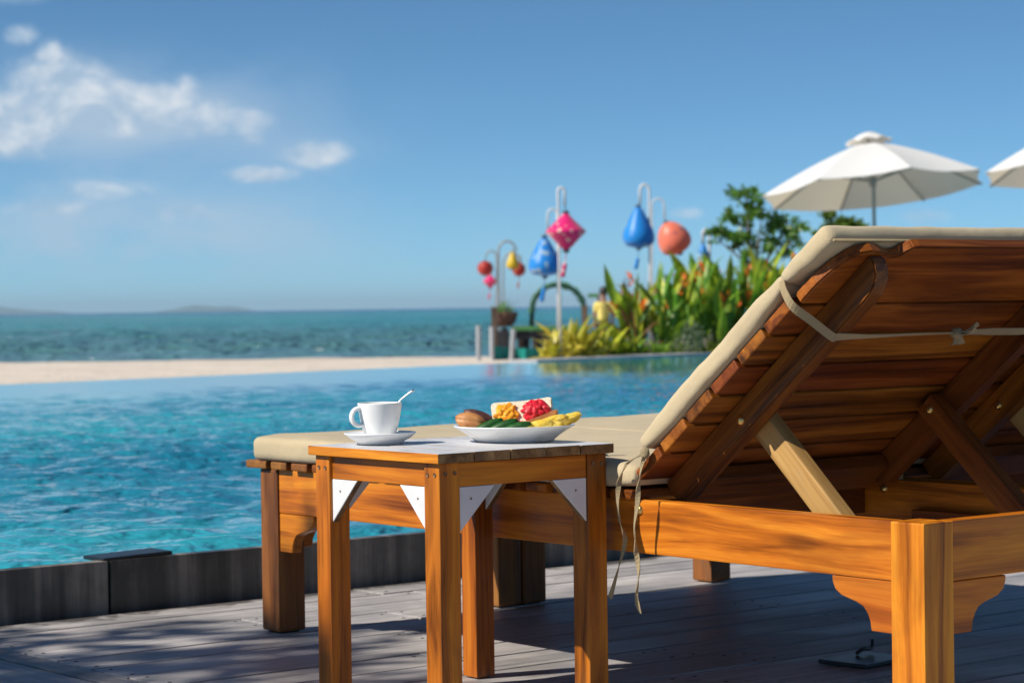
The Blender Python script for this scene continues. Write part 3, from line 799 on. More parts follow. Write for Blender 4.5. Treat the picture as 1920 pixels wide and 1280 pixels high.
    dangle([(kx,kv,kz),(kx-.006,3.186,.445),(kx-.009,3.192,.41),(kx-.010,3.196,.37),(kx-.011,3.203,.33),(kx-.010,3.201,.29),(kx-.011,3.193,.245),(kx-.012,3.199,.205),(kx-.013,3.193,.185),(kx-.014,3.184,.173)], .0095, 1.4)
    return t_
CA = make_cushion()
CB = copy_tree(CA); CB.location.x += B_OFF+.0; CB['label'] = 'beige canvas cushion on the far lounger, seen behind the fruit plate'

# ------------------------------------------------------------------ breakfast
TZ = TH+.0008
cupc = Vector((2.568, 3.612, TZ)); platec = Vector((2.762, 3.505, TZ)) + Rv*.038
sc = lathe([(0,.006),(.026,.006),(.030,.0075),(.05,.0125),(.066,.019),(.0685,.0205),(.0675,.0222),(.0655,.0212),(.045,.0135),(.03,.0098),(0,.0098)], 64)
# underside foot
sc2 = lathe([(0,.004),(.036,.004),(.040,0.0),(.043,0.0),(.046,.005),(.060,.0125),(.0688,.0198),(.0692,.0212),(.0678,.0222),(.066,.0214),(.048,.0125),(.034,.0095),(0,.0092)], 64)
sc.free(); tag(link('saucer', mesh_of(sc2, 'saucer', True), 'porcelain', None, Matrix.Translation(cupc)), 'white porcelain saucer under the coffee cup', 'saucer')
cup = thing('coffee_cup', cupc+Z*.0095, 'white porcelain cup with ring handle standing on saucer', 'cup')
cb = cupc + Z*.0095
body = link('cup_body', mesh_of(lathe([(0,.002),(.022,.002),(.0235,.0),(.0255,.0),(.0268,.002),(.0310,.011),(.0352,.026),(.0386,.042),(.0410,.056),(.0424,.0665),(.0425,.0685),(.0415,.0692),(.0400,.0685),(.0390,.056),(.0335,.028),(.0290,.012),(.024,.006),(0,.0048)], 64), 'cup', True), 'porcelain', cup, Matrix.Translation(cb))
link('coffee', mesh_of(lathe([(0,.056),(.0392,.056)], 48), 'coffee', True), 'coffee', cup, Matrix.Translation(cb))
hd = (Rv*-.90 - Vector((Fv.x, Fv.y, 0)).normalized()*.43).normalized()
ring = [cb + hd*(.043+.0150*math.cos(a)) + Z*(.043+.0165*math.sin(a)) for a in [2*math.pi*i/32 for i in range(32)]]
bmh = tube(ring, .0042, 10, None, True); hs_ = hd.cross(Z)
for v_ in bmh.verts:
    c_ = cb + hd*.043 + Z*.043; d_ = v_.co-c_; v_.co = c_ + d_ + hs_*(d_.dot(hs_)*.7)
link('handle', mesh_of(bmh, 'handle', True), 'porcelain', cup)
sp_t = Rv*.9 + Vector((Fv.x,Fv.y,0))*.25
spn = tube(spline([cb + Rv*.012 + Z*.03, cb+Rv*.036+Z*.0695, cb+Rv*.066+Z*.0925], 6), [.0018]*6+[.0016]*4+[.002,.0024,.0022], 8)
tag(link('teaspoon', mesh_of(spn, 'spoon', True), 'steel'), 'thin steel teaspoon leaning in the coffee cup', 'spoon')
pl = lathe([(0,.004),(.066,.004),(.071,0),(.075,0),(.079,.004),(.092,.0135),(.108,.0235),(.1165,.0285),(.1175,.0302),(.116,.0312),(.112,.0305),(.092,.0185),(.076,.0095),(.06,.0075),(0,.007)], 72)
tag(link('breakfast_plate', mesh_of(pl, 'plate', True), 'porcelain', None, Matrix.Translation(platec)), 'white oval-looking porcelain plate heaped with bread and fruit', 'plate')
Fh = Vector((Fv.x, Fv.y, 0)).normalized(); Rh = Rv
def on_plate(r_, f_, z_): return platec + Rh*r_ + Fh*f_ + Z*z_
def food(name, bm, mat, loc, rot, label, cat, group=None, smooth=True):
    me = mesh_of(bm, name, smooth); M = Matrix.Translation(loc) @ rot.to_4x4()
    return tag(link(name, me, mat, None, M), label, cat, group)
camM = Matrix((Rh, Fh, Z)).transposed()
def rot(ax, ay, az2): return camM @ (Matrix.Rotation(R(az2), 3, 'Z') @ Matrix.Rotation(R(ay), 3, 'Y') @ Matrix.Rotation(R(ax), 3, 'X'))
# bread materials
mt, t, b, o = newmat('crust'); co = objco(t); c = t.mix(t.mr(t.noise(co, 40, 4, .6), .3, .7), (.36,.13,.035), (.56,.26,.09)); t.l(c, b.inputs['Base Color']); b.inputs['Roughness'].default_value = .5; bump(t, b, t.noise(co, 160, 3, .6), .3, .002)
mt, t, b, o = newmat('crust_dark'); co = objco(t); c = t.mix(t.mr(t.noise(co, 40, 4, .6), .3, .7), (.06,.02,.02), (.13,.05,.04)); t.l(c, b.inputs['Base Color']); b.inputs['Roughness'].default_value = .55
mt, t, b, o = newmat('crumb'); co = objco(t); nz = t.noise(co, 190, 4, .7); c = t.mix(t.mr(nz, .35, .65), (.70,.60,.42), (.84,.78,.64)); t.l(c, b.inputs['Base Color']); b.inputs['Roughness'].default_value = .9; bump(t, b, nz, .8, .002)
def gel(name, c, c2):
    mt, t, b, o = newmat(name); co = objco(t); cc = t.mix(t.mr(t.noise(co, 120, 3, .6), .35, .65), c, c2); t.l(cc, b.inputs['Base Color'])
    b.inputs['Roughness'].default_value = .08; b.inputs['Subsurface Weight'].default_value = .35; b.inputs['Subsurface Radius'].default_value = (.01,.005,.002); b.inputs['Subsurface Scale'].default_value = .3
    bump(t, b, t.noise(co, 260, 2, .5), .5, .003)
gel('jam_orange', (.80,.27,.01), (.85,.42,.03)); gel('jam_red', (.55,.008,.03), (.72,.04,.05)); gel('pineapple', (.82,.55,.05), (.85,.66,.16))
def roll_bm(L, W, Hh, seed, crease=True):
    bm = bmesh.new(); bmesh.ops.create_icosphere(bm, subdivisions=4, radius=1)
    for v_ in bm.verts:
        p = v_.co; taper = 1-.35*abs(p.x)**3
        q = Vector((p.x*L, p.y*W*taper, p.z*Hh*taper)); d = abs(p.y*.8 + p.z*.15 - .12*math.sin(p.x*2))
        if crease and p.z > -.2 and d < .22: q *= 1-.12*(1-d/.22)
        v_.co = q*(1+.04*mnoise.noise(p*2.5+Vector((seed,0,0))))
    return bm
platec = platec
food('bread_roll', roll_bm(.033,.019,.0145,1), 'crust', on_plate(-.082,-.030,.0385), rot(62,16,-8), 'golden split bread roll at the left rim of the plate', 'bread roll')
food('dark_bread_roll', roll_bm(.034,.016,.010,4,False), 'crust_dark', on_plate(-.066,.010,.0475), rot(10,20,-6), 'dark brown bread roll behind the golden one on the plate', 'bread roll')
def cuke():
    bm = lathe([(0,-.0035),(.0205,-.0035),(.0215,-.0025),(.0215,.0025),(.0205,.0035),(0,.0035)], 40)
    me = mesh_of(bm, 'cucumber'); me.materials.append(MATS['cucumber_flesh']); me.materials.append(MATS['cucumber_skin'])
    for p in me.polygons: p.material_index = 0 if abs(p.normal.z) > .6 else 1
    return me
ck = cuke()
def cuke_long():      # slanting cut from a cucumber half: skin outside
    bm = bmesh.new(); n_ = 14; rows = []
    for i in range(9):
        s_ = i/8*2-1; row = []
        for j in range(n_+1):
            a = math.pi*j/n_; rr = .0125*(1-.55*abs(s_)**2.6)
            row.append(bm.verts.new((s_*.031, rr*math.cos(a)*.9, rr*math.sin(a)*.85)))
        rows.append(row)
    for a, b_ in zip(rows, rows[1:]):
        for j in range(n_): bm.faces.new((a[j], a[j+1], b_[j+1], b_[j])).material_index = 1
        bm.faces.new((a[0], b_[0], b_[n_], a[n_]))
    bm.faces.new(rows[0]); bm.faces.new(list(reversed(rows[-1]))); bmesh.ops.recalc_face_normals(bm, faces=bm.faces)
    me = mesh_of(bm, 'cucumber', True); me.materials.append(MATS['cucumber_flesh']); me.materials.append(MATS['cucumber_skin']); return me
ckl = cuke_long()
for (r_, f_, z_, az2, ay, lb) in [(-.050,-.045,.0300,4,-22,'leftmost dark green cucumber wedge, beside the bread roll'), (-.022,-.060,.0305,0,-20,'largest dark green cucumber wedge in front of the toast'), (.002,-.074,.0275,-4,-14,'smallest cucumber wedge at the front rim of the plate')]:
    o = link('cucumber_wedge', ckl, None, None, Matrix.Translation(on_plate(r_, f_, z_)) @ rot(18, ay, az2).to_4x4()); tag(o, lb, 'cucumber', 'cucumber wedges on the plate')
# toast leaning on the fruit
tp = [(-.057,-.030),(.054,-.030),(.058,-.022),(.060,.024),(.057,.0285),(.03,.0265),(.0,.0255),(-.046,.0275),(-.057,.0270),(-.0595,.022)]
tme = mesh_of(prism(tp, .013, .0025, 2), 'toast'); tme.materials.append(MATS['crumb']); tme.materials.append(MATS['crust'])
for p in tme.polygons: p.material_index = 0 if abs(p.normal.z) > .8 or p.normal.y > .3 else 1
TR = rot(60, -5, 0); TLoc = on_plate(.016, .010, .0515)
tst = tag(link('toast_slice', tme, None, None, Matrix.Translation(TLoc) @ TR.to_4x4()), 'white toast slice propped up behind, spread with two jams', 'toast')
def on_toast(x_, y_, z_=.0075): return TLoc + TR @ Vector((x_, y_, z_))
def jam(name, mat, cx, lab, seed, rx, ry, hh, n_):
    rr = random.Random(seed); bm = bmesh.new()
    for k in range(n_):
        a = rr.uniform(0, 6.28); q_ = math.sqrt(rr.random()); x_ = math.cos(a)*q_*rx; y_ = math.sin(a)*q_*ry
        r_ = rr.uniform(.003, .0062); h_ = r_*rr.uniform(.6, 1.0); z_ = hh*(1-q_**2)*rr.uniform(.2, 1)
        bb = blob(1, (r_, r_*rr.uniform(.7,1.1), h_), seed+k*1.3, .4, 2.4, 2); mm = bpy.data.meshes.new('t'); bb.to_mesh(mm); bb.free()
        vs0 = len(bm.verts); bm.from_mesh(mm); bm.verts.ensure_lookup_table()
        for v_ in bm.verts[vs0:]: v_.co += Vector((x_, y_, z_))
        bpy.data.meshes.remove(mm)
    me = mesh_of(bm, name, True); o = link(name, me, mat, None, Matrix.Translation(on_toast(cx, -.002)) @ TR.to_4x4()); tag(o, lab, 'jam')
    md = o.modifiers.new('r', 'REMESH'); md.mode = 'VOXEL'; md.voxel_size = .0010; md.use_smooth_shade = True
    o.modifiers.new('sm', 'SMOOTH').iterations = 7
jam('orange_jam', 'jam_orange', -.030, 'amber orange jam on the left half of the toast', 2, .022, .021, .008, 95)
jam('red_jam', 'jam_red', .026, 'glossy red berry jam on the right half of the toast', 5, .027, .023, .012, 130)
# second crust slice, tilted, in front right
c2 = prism([(-.042,-.006),(.0,-.009),(.040,-.004),(.043,.008),(.02,.005),(-.02,.003),(-.043,.002)], .040, .003, 2); 
food('crust_slice', c2, 'crust', on_plate(.045,-.012,.0395), rot(78,-17,3), 'brown crusty bread slice lying in front of the red jam', 'bread', None, False)
food('melon_piece', prism([(-.016,-.006),(.016,-.007),(.018,.002),(-.012,.008)], .02, .002, 2), 'melon', on_plate(.010,-.050,.0335), rot(70,-6,0), 'small red melon piece between cucumber and pineapple', 'melon', None, False)
def pine(seed):
    rr = random.Random(seed); L = .034
    bm = prism([(-L,-.004),(-L*.5,-.010),(L*.5,-.0105),(L,-.005),(L*.96,.003),(L*.3,.0085),(-L*.5,.0075),(-L*.96,.002)], .017, .0025, 2)
    bmesh.ops.subdivide_edges(bm, edges=[e for e in bm.edges if e.calc_length() > .006], cuts=2, use_grid_fill=True)
    for v_ in bm.verts: v_.co *= 1+.10*mnoise.noise(v_.co*160+Vector((seed,0,0))); v_.co.z *= 1-.25*v_.co.x/L
    bmesh.ops.rotate(bm, verts=bm.verts, cent=(0,0,0), matrix=Matrix.Rotation(R(90), 3, 'X'))
    return bm
for k, (r_, f_, z_, ay, az2, lb) in enumerate([(.040,-.066,.0325,-12,4,'yellow pineapple chunk nearest the melon at the front rim'), (.070,-.040,.0385,-18,8,'yellow pineapple chunk at the middle, below the crust'), (.097,-.030,.0395,-24,2,'long pineapple stick poking over the right rim of the plate'), (.062,-.058,.0300,-6,-8,'flat pineapple chunk lowest at the right front of the plate')]):
    food('pineapple_chunk', pine(k*3.3), 'pineapple', on_plate(r_, f_, z_), rot(10*k, ay, az2), lb, 'pineapple', 'pineapple chunks on the plate')

# ------------------------------------------------------------------ garden behind the pool
def bed_z(p): return .12
def leaf_mesh(L, W, droop, fold, n_=8, tipx=0):
    bm = bmesh.new(); rows = []
    for i in range(n_+1):
        s_ = i/n_; wd = W*(math.sin(math.pi*min(1, s_*1.02+.03))**.75)*(1-.25*s_) if 0 < i < n_ else .004
        zc = L*s_*(1-droop*.35*s_); xc = droop*L*.55*s_**2.2
        c_ = Vector((xc, 0, zc)); rows.append([bm.verts.new(c_ + Vector((fold*wd*.4, -wd/2, 0))), bm.verts.new(c_), bm.verts.new(c_ + Vector((fold*wd*.4, wd/2, 0)))])
    for a, b_ in zip(rows, rows[1:]):
        bm.faces.new((a[0], a[1], b_[1], b_[0])); bm.faces.new((a[1], a[2], b_[2], b_[1]))
    return mesh_of(bm, 'leaf', True)
LEAVES = {}
def leafset(mat):
    if mat not in LEAVES:
        LEAVES[mat] = []
        for L, W, d, fo in ((.62,.125,.30,.9),(.74,.145,.55,.7),(.55,.13,.15,1.0),(.66,.115,.8,.6)):
            me = leaf_mesh(L, W, d, fo); me.materials.append(MATS[mat]); LEAVES[mat].append(me)
    return LEAVES[mat]
stem_me = {}
def stem(h):
    k = round(h, 1)
    if k not in stem_me:
        stem_me[k] = mesh_of(tube([(0,0,0),(.01,.005,k*.5),(0,0,k)], [.014,.011,.006], 6), 'stem', True)
    return stem_me[k]
fl_me = None
def flower_mesh():
    bm = bmesh.new()
    for k in range(6):
        a = k*2.4; d_ = Vector((math.cos(a), math.sin(a), .9+.25*k)).normalized()
        base_ = Vector((0,0,.016*k)); side = d_.cross(Z).normalized()*.014
        v_ = [bm.verts.new(base_ + x) for x in (side*.3, d_*.045+side, d_*.085, d_*.045-side)]
        bm.faces.new(v_)
        v2 = [bm.verts.new(base_ + x + Vector((0,0,.008))) for x in (side*.2, d_*.04+side*.7, d_*.08, d_*.04-side*.7)]
        bm.faces.new(v2)
    return mesh_of(bm, 'flower')
FL = {}
def flower(mat):
    if mat not in FL: FL[mat] = flower_mesh(); FL[mat].materials.append(MATS[mat])
    return FL[mat]
def leafy_plant(name, loc, H_, nst, mat, label, group, spread=.16, nfl=1, flmat='flower_orange', lscale=1.0, cat='plant', lean=.22, alt=None):
    t_ = thing(name, loc, label, cat, group)
    for k in range(nst):
        a = random.uniform(0, 6.28); r_ = spread*math.sqrt(random.random()); b_ = Vector(loc) + Vector((math.cos(a)*r_, math.sin(a)*r_, 0))
        hh = H_*random.uniform(.62, 1.0); tilt = random.uniform(.2, 1)*lean
        Ms = Matrix.Translation(b_) @ Matrix.Rotation(a, 4, 'Z') @ Matrix.Rotation(tilt, 4, 'Y')
        sh = hh*.62; st_ = link('stem', stem(sh), 'leaf_green', t_, Ms)
        nl_ = random.choice((3,4,4))
        for q in range(nl_):
            az3 = q*2.6 + random.uniform(-.5,.5); f_ = .28 + .72*q/(nl_-1)
            lm = random.choice(leafset(alt if alt and random.random() < .3 else mat)); sc_ = lscale*random.uniform(.8,1.15)*(H_/1.25)
            Ml = Ms @ Matrix.Translation((0,0,sh*f_)) @ Matrix.Rotation(az3, 4, 'Z') @ Matrix.Rotation(random.uniform(.12,.55)*(1.25-f_*.7), 4, 'Y') @ Matrix.Diagonal((sc_,sc_,sc_,1))
            link('leaf', lm, None, t_, Ml)
        if random.random() < nfl:
            link('flower', flower(flmat), None, t_, Ms @ Matrix.Translation((.02,0,hh*.80*random.uniform(.7,1.1))) @ Matrix.Diagonal((1.5,1.5,1.5,1)))
    return t_
GP = 'plants in the bed behind the pool'
# tall heliconias: photo column, row distance, height
for (px, D, H_) in [(1195,30.2,1.22),(1225,30.6,1.28),(1252,30.0,1.22),(1278,31.0,1.34),(1300,30.3,1.30),(1325,31.2,1.38),(1345,30.4,1.34),(1370,31.3,1.42),(1392,30.6,1.38),(1415,31.5,1.45),(1436,30.9,1.42),(1458,31.6,1.46),(1480,31.0,1.42),(1505,31.8,1.46),(1240,31.6,1.25),(1290,32.0,1.36),(1338,32.3,1.38),(1385,32.4,1.42),(1430,32.6,1.46),(1475,32.8,1.46),(1540,32.2,1.4),(1580,32.6,1.3)]:
    p = P(px, 660, D); p.z = .06
    leafy_plant('heliconia_plant', p, H_*1.02, random.choice((4,5)), 'leaf_green', 'tall green heliconia with orange flowers in the bed behind the pool', GP+' heliconia', .2, .62, alt='leaf_lime')
for (px, D, H_) in [(1182,30.4,.92),(1198,31.4,1.0),(1214,29.9,.85)]:
    p = P(px, 660, D); p.z = .06
    leafy_plant('cordyline_plant', p, H_, 4, 'leaf_red', {1182:'reddish cordyline, leftmost in the flower bed', 1198:'tallest reddish cordyline, behind the other two', 1214:'shortest reddish cordyline, in front of the heliconias'}[px], GP+' cordyline', .14, .0, lean=.35, alt='leaf_yellow')
def low_plant(name, loc, H_, n_, mat, label, group, cat='plant', lsc=.6, up=.8):
    t_ = thing(name, loc, label, cat, group)
    link('stem', stem(.2), 'leaf_green', t_, Matrix.Translation(loc))
    for k in range(n_):
        a = k*2.4 + random.uniform(-.3,.3); s_ = lsc*random.uniform(.7,1.15)*H_/.5
        Ml = Matrix.Translation(Vector(loc)+Vector((random.uniform(-.1,.1), random.uniform(-.1,.1), random.uniform(0,.25)*H_))) @ Matrix.Rotation(a, 4, 'Z') @ Matrix.Rotation(random.uniform(.15, up), 4, 'Y') @ Matrix.Diagonal((s_,s_*1.1,s_,1))
        link('leaf', random.choice(leafset(mat)), None, t_, Ml)
    return t_
random.seed(5)
for (px, D, H_) in [(1048,28.2,.58),(1070,28.7,.80),(1092,28.4,.70),(1030,28.3,.44),(1112,28.9,.46)]:
    p = P(px, 668, D); p.z = .06
    low_plant('yellow_croton', p, H_, 17, 'leaf_yellow', {1048:'yellow croton at the foot of the pink lantern pole', 1070:'tallest yellow croton, just right of the pink lantern pole', 1092:'yellow croton below the right foot of the arch', 1030:'smallest yellow croton, leftmost at the pool corner', 1112:'rightmost yellow croton, below the person on the beach'}[px], 'yellow crotons at the pool corner', up=1.25)
for (px, D, H_) in [(1128,29.1,.56),(1150,29.2,.50),(1172,29.3,.46),(1122,30.2,.52),(1145,30.4,.6)]:
    p = P(px, 666, D); p.z = .06
    low_plant('lime_shrub', p, H_, 16, 'leaf_lime', {1128:'low lime shrub at the coping, below the person', 1150:'low lime shrub at the coping, middle one of three', 1172:'low lime shrub at the coping, nearest the heliconias', 1122:'taller lime shrub right behind the crotons', 1145:'taller lime shrub beside the red cordylines'}[px], 'low lime shrubs', up=1.2)
for (px, D, H_) in [(1205,29.3,.34),(1232,29.5,.36),(1330,30.0,.28),(1352,30.2,.26),(1262,29.7,.32),(1305,29.9,.24)]:
    p = P(px, 664, D); p.z = .06
    low_plant('ground_fern', p, H_, 18, 'leaf_green' if px < 1300 else 'leaf_lime', {1205:'leftmost low green fern at the pool coping', 1232:'low fern at the foot of the blue lantern pole', 1262:'low fern just left of the grey-green shrub', 1305:'smallest lime fern, just right of the grey-green shrub', 1330:'lime green fern between shrub and lounger cushion', 1352:'rightmost lime fern, next to the lounger cushion'}[px], 'low ferns at the pool coping', up=1.3)
def shrub(name, loc, rx, rz, n_, lsz, mat, label, group=None, cat='shrub'):
    t_ = thing(name, loc, label, cat, group)
    bm = bmesh.new(); c_ = Vector(loc)+Z*rz
    for k in range(n_):
        d_ = Vector((random.gauss(0,1), random.gauss(0,1), random.gauss(0,1))).normalized(); r_ = random.random()**.4
        p = c_ + Vector((d_.x*rx*r_, d_.y*rx*r_, d_.z*rz*r_))*(1+.25*mnoise.noise(d_*2.2)); q = Vector((random.gauss(0,1), random.gauss(0,1), random.gauss(.4,1))).normalized()
        a = q.orthogonal().normalized()*lsz*random.uniform(.6,1.2); b_ = q.cross(a)*.45
        bm.faces.new([bm.verts.new(p+x) for x in (-a, b_, a, -b_)])
    link('foliage', mesh_of(bm, 'foliage'), mat, t_)
    link('stem', mesh_of(tube([Vector(loc), Vector(loc)+Z*rz], [.02,.012], 6), 'st'), 'bark', t_)
    return t_
p = P(1292, 655, 29.7); p.z = .06
shrub('grey_shrub', p, .21, .24, 900, .022, 'leaf_grey', 'rounded grey-green shrub in front of the heliconias')

# small tree behind the bed
def tree(name, base, blobs, nleaf, lsz, mat, label, cat='tree', trunk_r=.06, bark='bark', group=None, fork=.5):
    t_ = thing(name, base, label, cat, group); base = Vector(base)
    bm = bmesh.new(); top = sum((Vector(b_[0]) for b_ in blobs), Vector())/len(blobs); fk = base.lerp(top, fork)
    tube(spline([base, base.lerp(fk,.5)+Vector((.04,.03,0)), fk], 5), [trunk_r*(1-.4*i/10) for i in range(11)], 8, bm)
    for c_, r_ in blobs:
        c_ = Vector(c_); mid = fk.lerp(c_, .5)+Vector((random.uniform(-.1,.1), random.uniform(-.1,.1), -.06))
        tube(spline([fk, mid, c_], 5), [trunk_r*.5*(1-.8*i/10) for i in range(11)], 6, bm)
        for k in range(3):
            e_ = c_ + Vector((random.gauss(0,1), random.gauss(0,1), random.gauss(.2,1))).normalized()*r_*.8
            tube([c_.lerp(mid,.25), e_], [trunk_r*.16, trunk_r*.06], 5, bm)
    link('trunk', mesh_of(bm, 'trunk', True), bark, t_)
    bm = bmesh.new(); tot = sum(b_[1]**2 for b_ in blobs)
    for c_, r_ in blobs:
        c_ = Vector(c_); sub = [(c_ + Vector((random.gauss(0,1), random.gauss(0,1), random.gauss(0,.8))).normalized()*r_*random.uniform(.4,1.0)) for _ in range(max(4, int(9*r_/.4)))]
        for k in range(int(nleaf*r_**2/tot)):
            s_ = random.choice(sub); p = s_ + Vector((random.gauss(0,1), random.gauss(0,1), random.gauss(0,.7)))*r_*.23
            q = Vector((random.gauss(0,1), random.gauss(0,1), random.gauss(.5,.8))).normalized(); a = q.orthogonal(); a.rotate(Matrix.Rotation(random.uniform(0,6.28), 3, q)); a = a.normalized()*lsz*random.uniform(.6,1.15); b_ = q.cross(a)*.42
            v_ = [bm.verts.new(p+x) for x in (-a, -a*.1+b_, a, -a*.1-b_)]
            bm.faces.new((v_[0], v_[1], v_[2])); bm.faces.new((v_[0], v_[2], v_[3]))
    link('crown', mesh_of(bm, 'crown'), mat, t_)
    return t_
TD = 35.5
bl = [(P(px, py, TD+dd), r_) for px, py, dd, r_ in [(1400,372,0,.27),(1372,400,.2,.20),(1432,392,-.2,.25),(1350,428,.1,.20),(1400,425,.3,.26),(1440,432,0,.27),(1478,425,.1,.27),(1495,440,-.2,.20),(1420,465,0,.26),(1460,468,.2,.24),(1380,455,-.1,.2),(1340,445,0,.16)]]
b0 = P(1425, 660, TD); b0.z = .1
tree('small_tree', b0, bl, 2000, .06, 'leaf_dark', 'small dark green broadleaf tree rising behind the heliconias', fork=.62)
bl = [(P(px, py, 38+dd), r_) for px, py, dd, r_ in [(1560,430,0,.26),(1585,425,.2,.26),(1555,455,0,.28),(1600,450,.1,.3)]]
b0 = P(1575, 660, 38); b0.z = .1
tree('small_tree', b0, bl, 2200, .075, 'leaf_dark', 'tip of a dark green tree just above the lounger cushion', fork=.62)
# shade tree beside the terrace, left of the view
random.seed(21)
bl = [((-3.25+random.uniform(-1.2,1.15), 5.95+random.uniform(-.42,.42), 4.2+random.uniform(-.35,.45)), random.uniform(.38,.55)) for _ in range(14)]
tree('shade_tree', (-2.7, 6.1, -.04), bl, 5000, .085, 'leaf_shade', 'broad leafy shade tree beside the terrace, outside the view to the left', trunk_r=.13)

bl = [((-4.15+random.uniform(-1.2,.9), 3.9+random.uniform(-1.0,.85), 4.3+random.uniform(-.35,.5)), random.uniform(.45,.62)) for _ in range(16)]
tree('shade_tree', (-4.4, 4.1, -.04), bl, 11000, .085, 'leaf_shade', 'second broad shade tree nearer the viewer, outside the view to the left', trunk_r=.13)
# ------------------------------------------------------------------ lanterns
def lantern_mat(name, c, spots=None, scale=9, size=.33):
    mt, t, b, o = newmat(name); co = t.n('ShaderNodeTexCoord').outputs['Object']
    cc = t.mix(t.noise(co, 4, 2, .5), tuple(x*.85 for x in c), c)
    if spots:
        vz = t.voro(co, scale)[0]; zz_ = t.sep(co)[2]
        cc = t.mix(t.m('MULTIPLY', t.mr(vz, size-.06, size, 1.0, 0.0), t.mr(t.noise(co, 5, 2, .5), .34, .44)), cc, spots)
    t.l(cc, b.inputs['Base Color']); b.inputs['Roughness'].default_value = .42; b.inputs['Specular IOR Level'].default_value = .45; b.inputs['Sheen Weight'].default_value = .3
    tr = t.n('ShaderNodeBsdfTranslucent'); t.l(cc, tr.inputs[0]); ms = t.n('ShaderNodeMixShader'); ms.inputs[0].default_value = .25
    t.l(b.outputs[0], ms.inputs[1]); t.l(tr.outputs[0], ms.inputs[2]); t.l(ms.outputs[0], o.inputs[0])
lantern_mat('silk_pink', (.92,.006,.21), (.92,.50,.48), 11, .35); lantern_mat('silk_blue', (.008,.30,.85), (.40,.58,.70), 9, .36); lantern_mat('silk_blue2', (.008,.30,.85), (.45,.6,.6), 5, .26)
lantern_mat('silk_orange', (1.0,.25,.15), (.35,.12,.20), 5, .22); lantern_mat('silk_red', (.52,.03,.018), (.6,.2,.1), 7, .25); lantern_mat('silk_yellow', (.80,.56,.02)); lantern_mat('silk_pale', (.8,.35,.28))
def lantern(kind, c, wdt, hgt, mat, label, hang, tassel=.28, tilt=0, group='silk lanterns'):
    c = Vector(c); t_ = thing('silk_lantern', c - Z*hgt/2, label, 'lantern', group)
    r_ = wdt/2
    pr = {'diamond': [(.10,.5),(.35,.34),(.78,.12),(.97,.02),(1,-.0),(.97,-.03),(.70,-.17),(.34,-.38),(.09,-.5)],
          'pear': [(.07,.5),(.22,.45),(.42,.32),(.62,.17),(.83,.0),(.97,-.15),(1,-.26),(.93,-.37),(.68,-.45),(.30,-.49),(.10,-.5)],
          'balloon': [(.10,.5),(.34,.46),(.60,.36),(.83,.20),(.97,.0),(1,-.16),(.90,-.32),(.55,-.45),(.12,-.5)],
          'round': [(.15,.5),(.55,.44),(.87,.27),(1,.0),(.87,-.27),(.55,-.44),(.15,-.5)]}[kind]
    n_ = 16 if kind != 'diamond' else 12
    sm = []
    pv = spline([(a, 0, b_) for a, b_ in pr], 3 if kind != 'diamond' else 1)
    bm = lathe([(max(.03, p.x)*r_, p.z*hgt) for p in pv], n_*2)
    for v_ in bm.verts:   # silk sinks a little between the bamboo ribs
        a = math.atan2(v_.co.y, v_.co.x); k = abs(math.sin(a*n_/2)); v_.co.x *= 1-.08*k; v_.co.y *= 1-.08*k
    Mx = Matrix.Translation(c) @ Matrix.Rotation(tilt, 4, Vector((Fv.x, Fv.y, 0)).normalized())
    link('silk_body', mesh_of(bm, 'lantern', True), mat, t_, Mx)
    link('top_cap', mesh_of(lathe([(0,.02),(.12*r_+.01,.02),(.12*r_+.012,-.01),(0,-.01)], 16), 'cap'), 'cord_dark', t_, Mx @ Matrix.Translation((0,0,hgt*.5)))
    link('bottom_cap', mesh_of(lathe([(0,.01),(.12*r_+.012,.01),(.12*r_+.008,-.025),(0,-.03)], 16), 'cap'), 'cord_dark', t_, Mx @ Matrix.Translation((0,0,-hgt*.5)))
    topw = Mx @ Vector((0,0,hgt*.5+.02)); link('cord', mesh_of(tube([topw, Vector(hang)], .006, 6), 'cord'), 'cord_dark', t_)
    if tassel:
        b0_ = Mx @ Vector((0,0,-hgt*.5-.02))
        sw_ = Rv*-.03
        tb_ = tube(spline([b0_, b0_-Z*tassel*.45+sw_*.3, b0_-Z*tassel*.5+sw_*.5, b0_-Z*tassel+sw_*1.6], 3), [.005]*4+[.02,.03,.028]+[.026,.028,.03], 8)
        link('tassel', mesh_of(tb_, 'tassel', True), mat, t_)
    return t_
def hook_pole(base, top, hook, rad, label, cat='pole', mat='white_metal', group='lantern poles'):
    base, top, hook = Vector(base), Vector(top), Vector(hook); h_ = hook-top; hh = Vector((h_.x, h_.y, 0)); L = hh.length
    arc = [top + Vector((0,0,-L*.95))] + [top + hh*.5 - hh*.5*math.cos(a) + Z*(L*.62*math.sin(a) - L*.62) for a in [math.pi*i/10 for i in range(11)]] + [Vector((hook.x, hook.y, hook.z))]
    arc = [Vector((base.x, base.y, base.z)), base.lerp(arc[0], .5)] + arc
    o = link('lantern_pole', mesh_of(tube(arc, rad, 10), 'pole', True), mat); return tag(o, label, cat, group)
d1, d2 = 28.2, 29.6
def zfix(p, z): p = p.copy(); p.z = z; return p
hk = P(1059,386,d1); hook_pole(zfix(P(1052,650,d1), .0), P(1046,352,d1), hk, .016, 'white hooked pole carrying the pink diamond lantern')
lantern('diamond', P(1061,434,d1), .50, .46, 'silk_pink', 'pink diamond shaped lantern with pale spots', hk, .30)
hk = P(1027,432,d2); hook_pole(zfix(P(1046,640,d2), -.1), P(1045,392,d2), hk, .013, 'thinner white hooked pole just behind the pink lantern pole')
lantern('pear', P(1021,481,d2), .42, .50, 'silk_blue', 'blue pear shaped lantern with white pattern behind the pink one', hk, .3)
d3, d4 = 33.4, 34.2
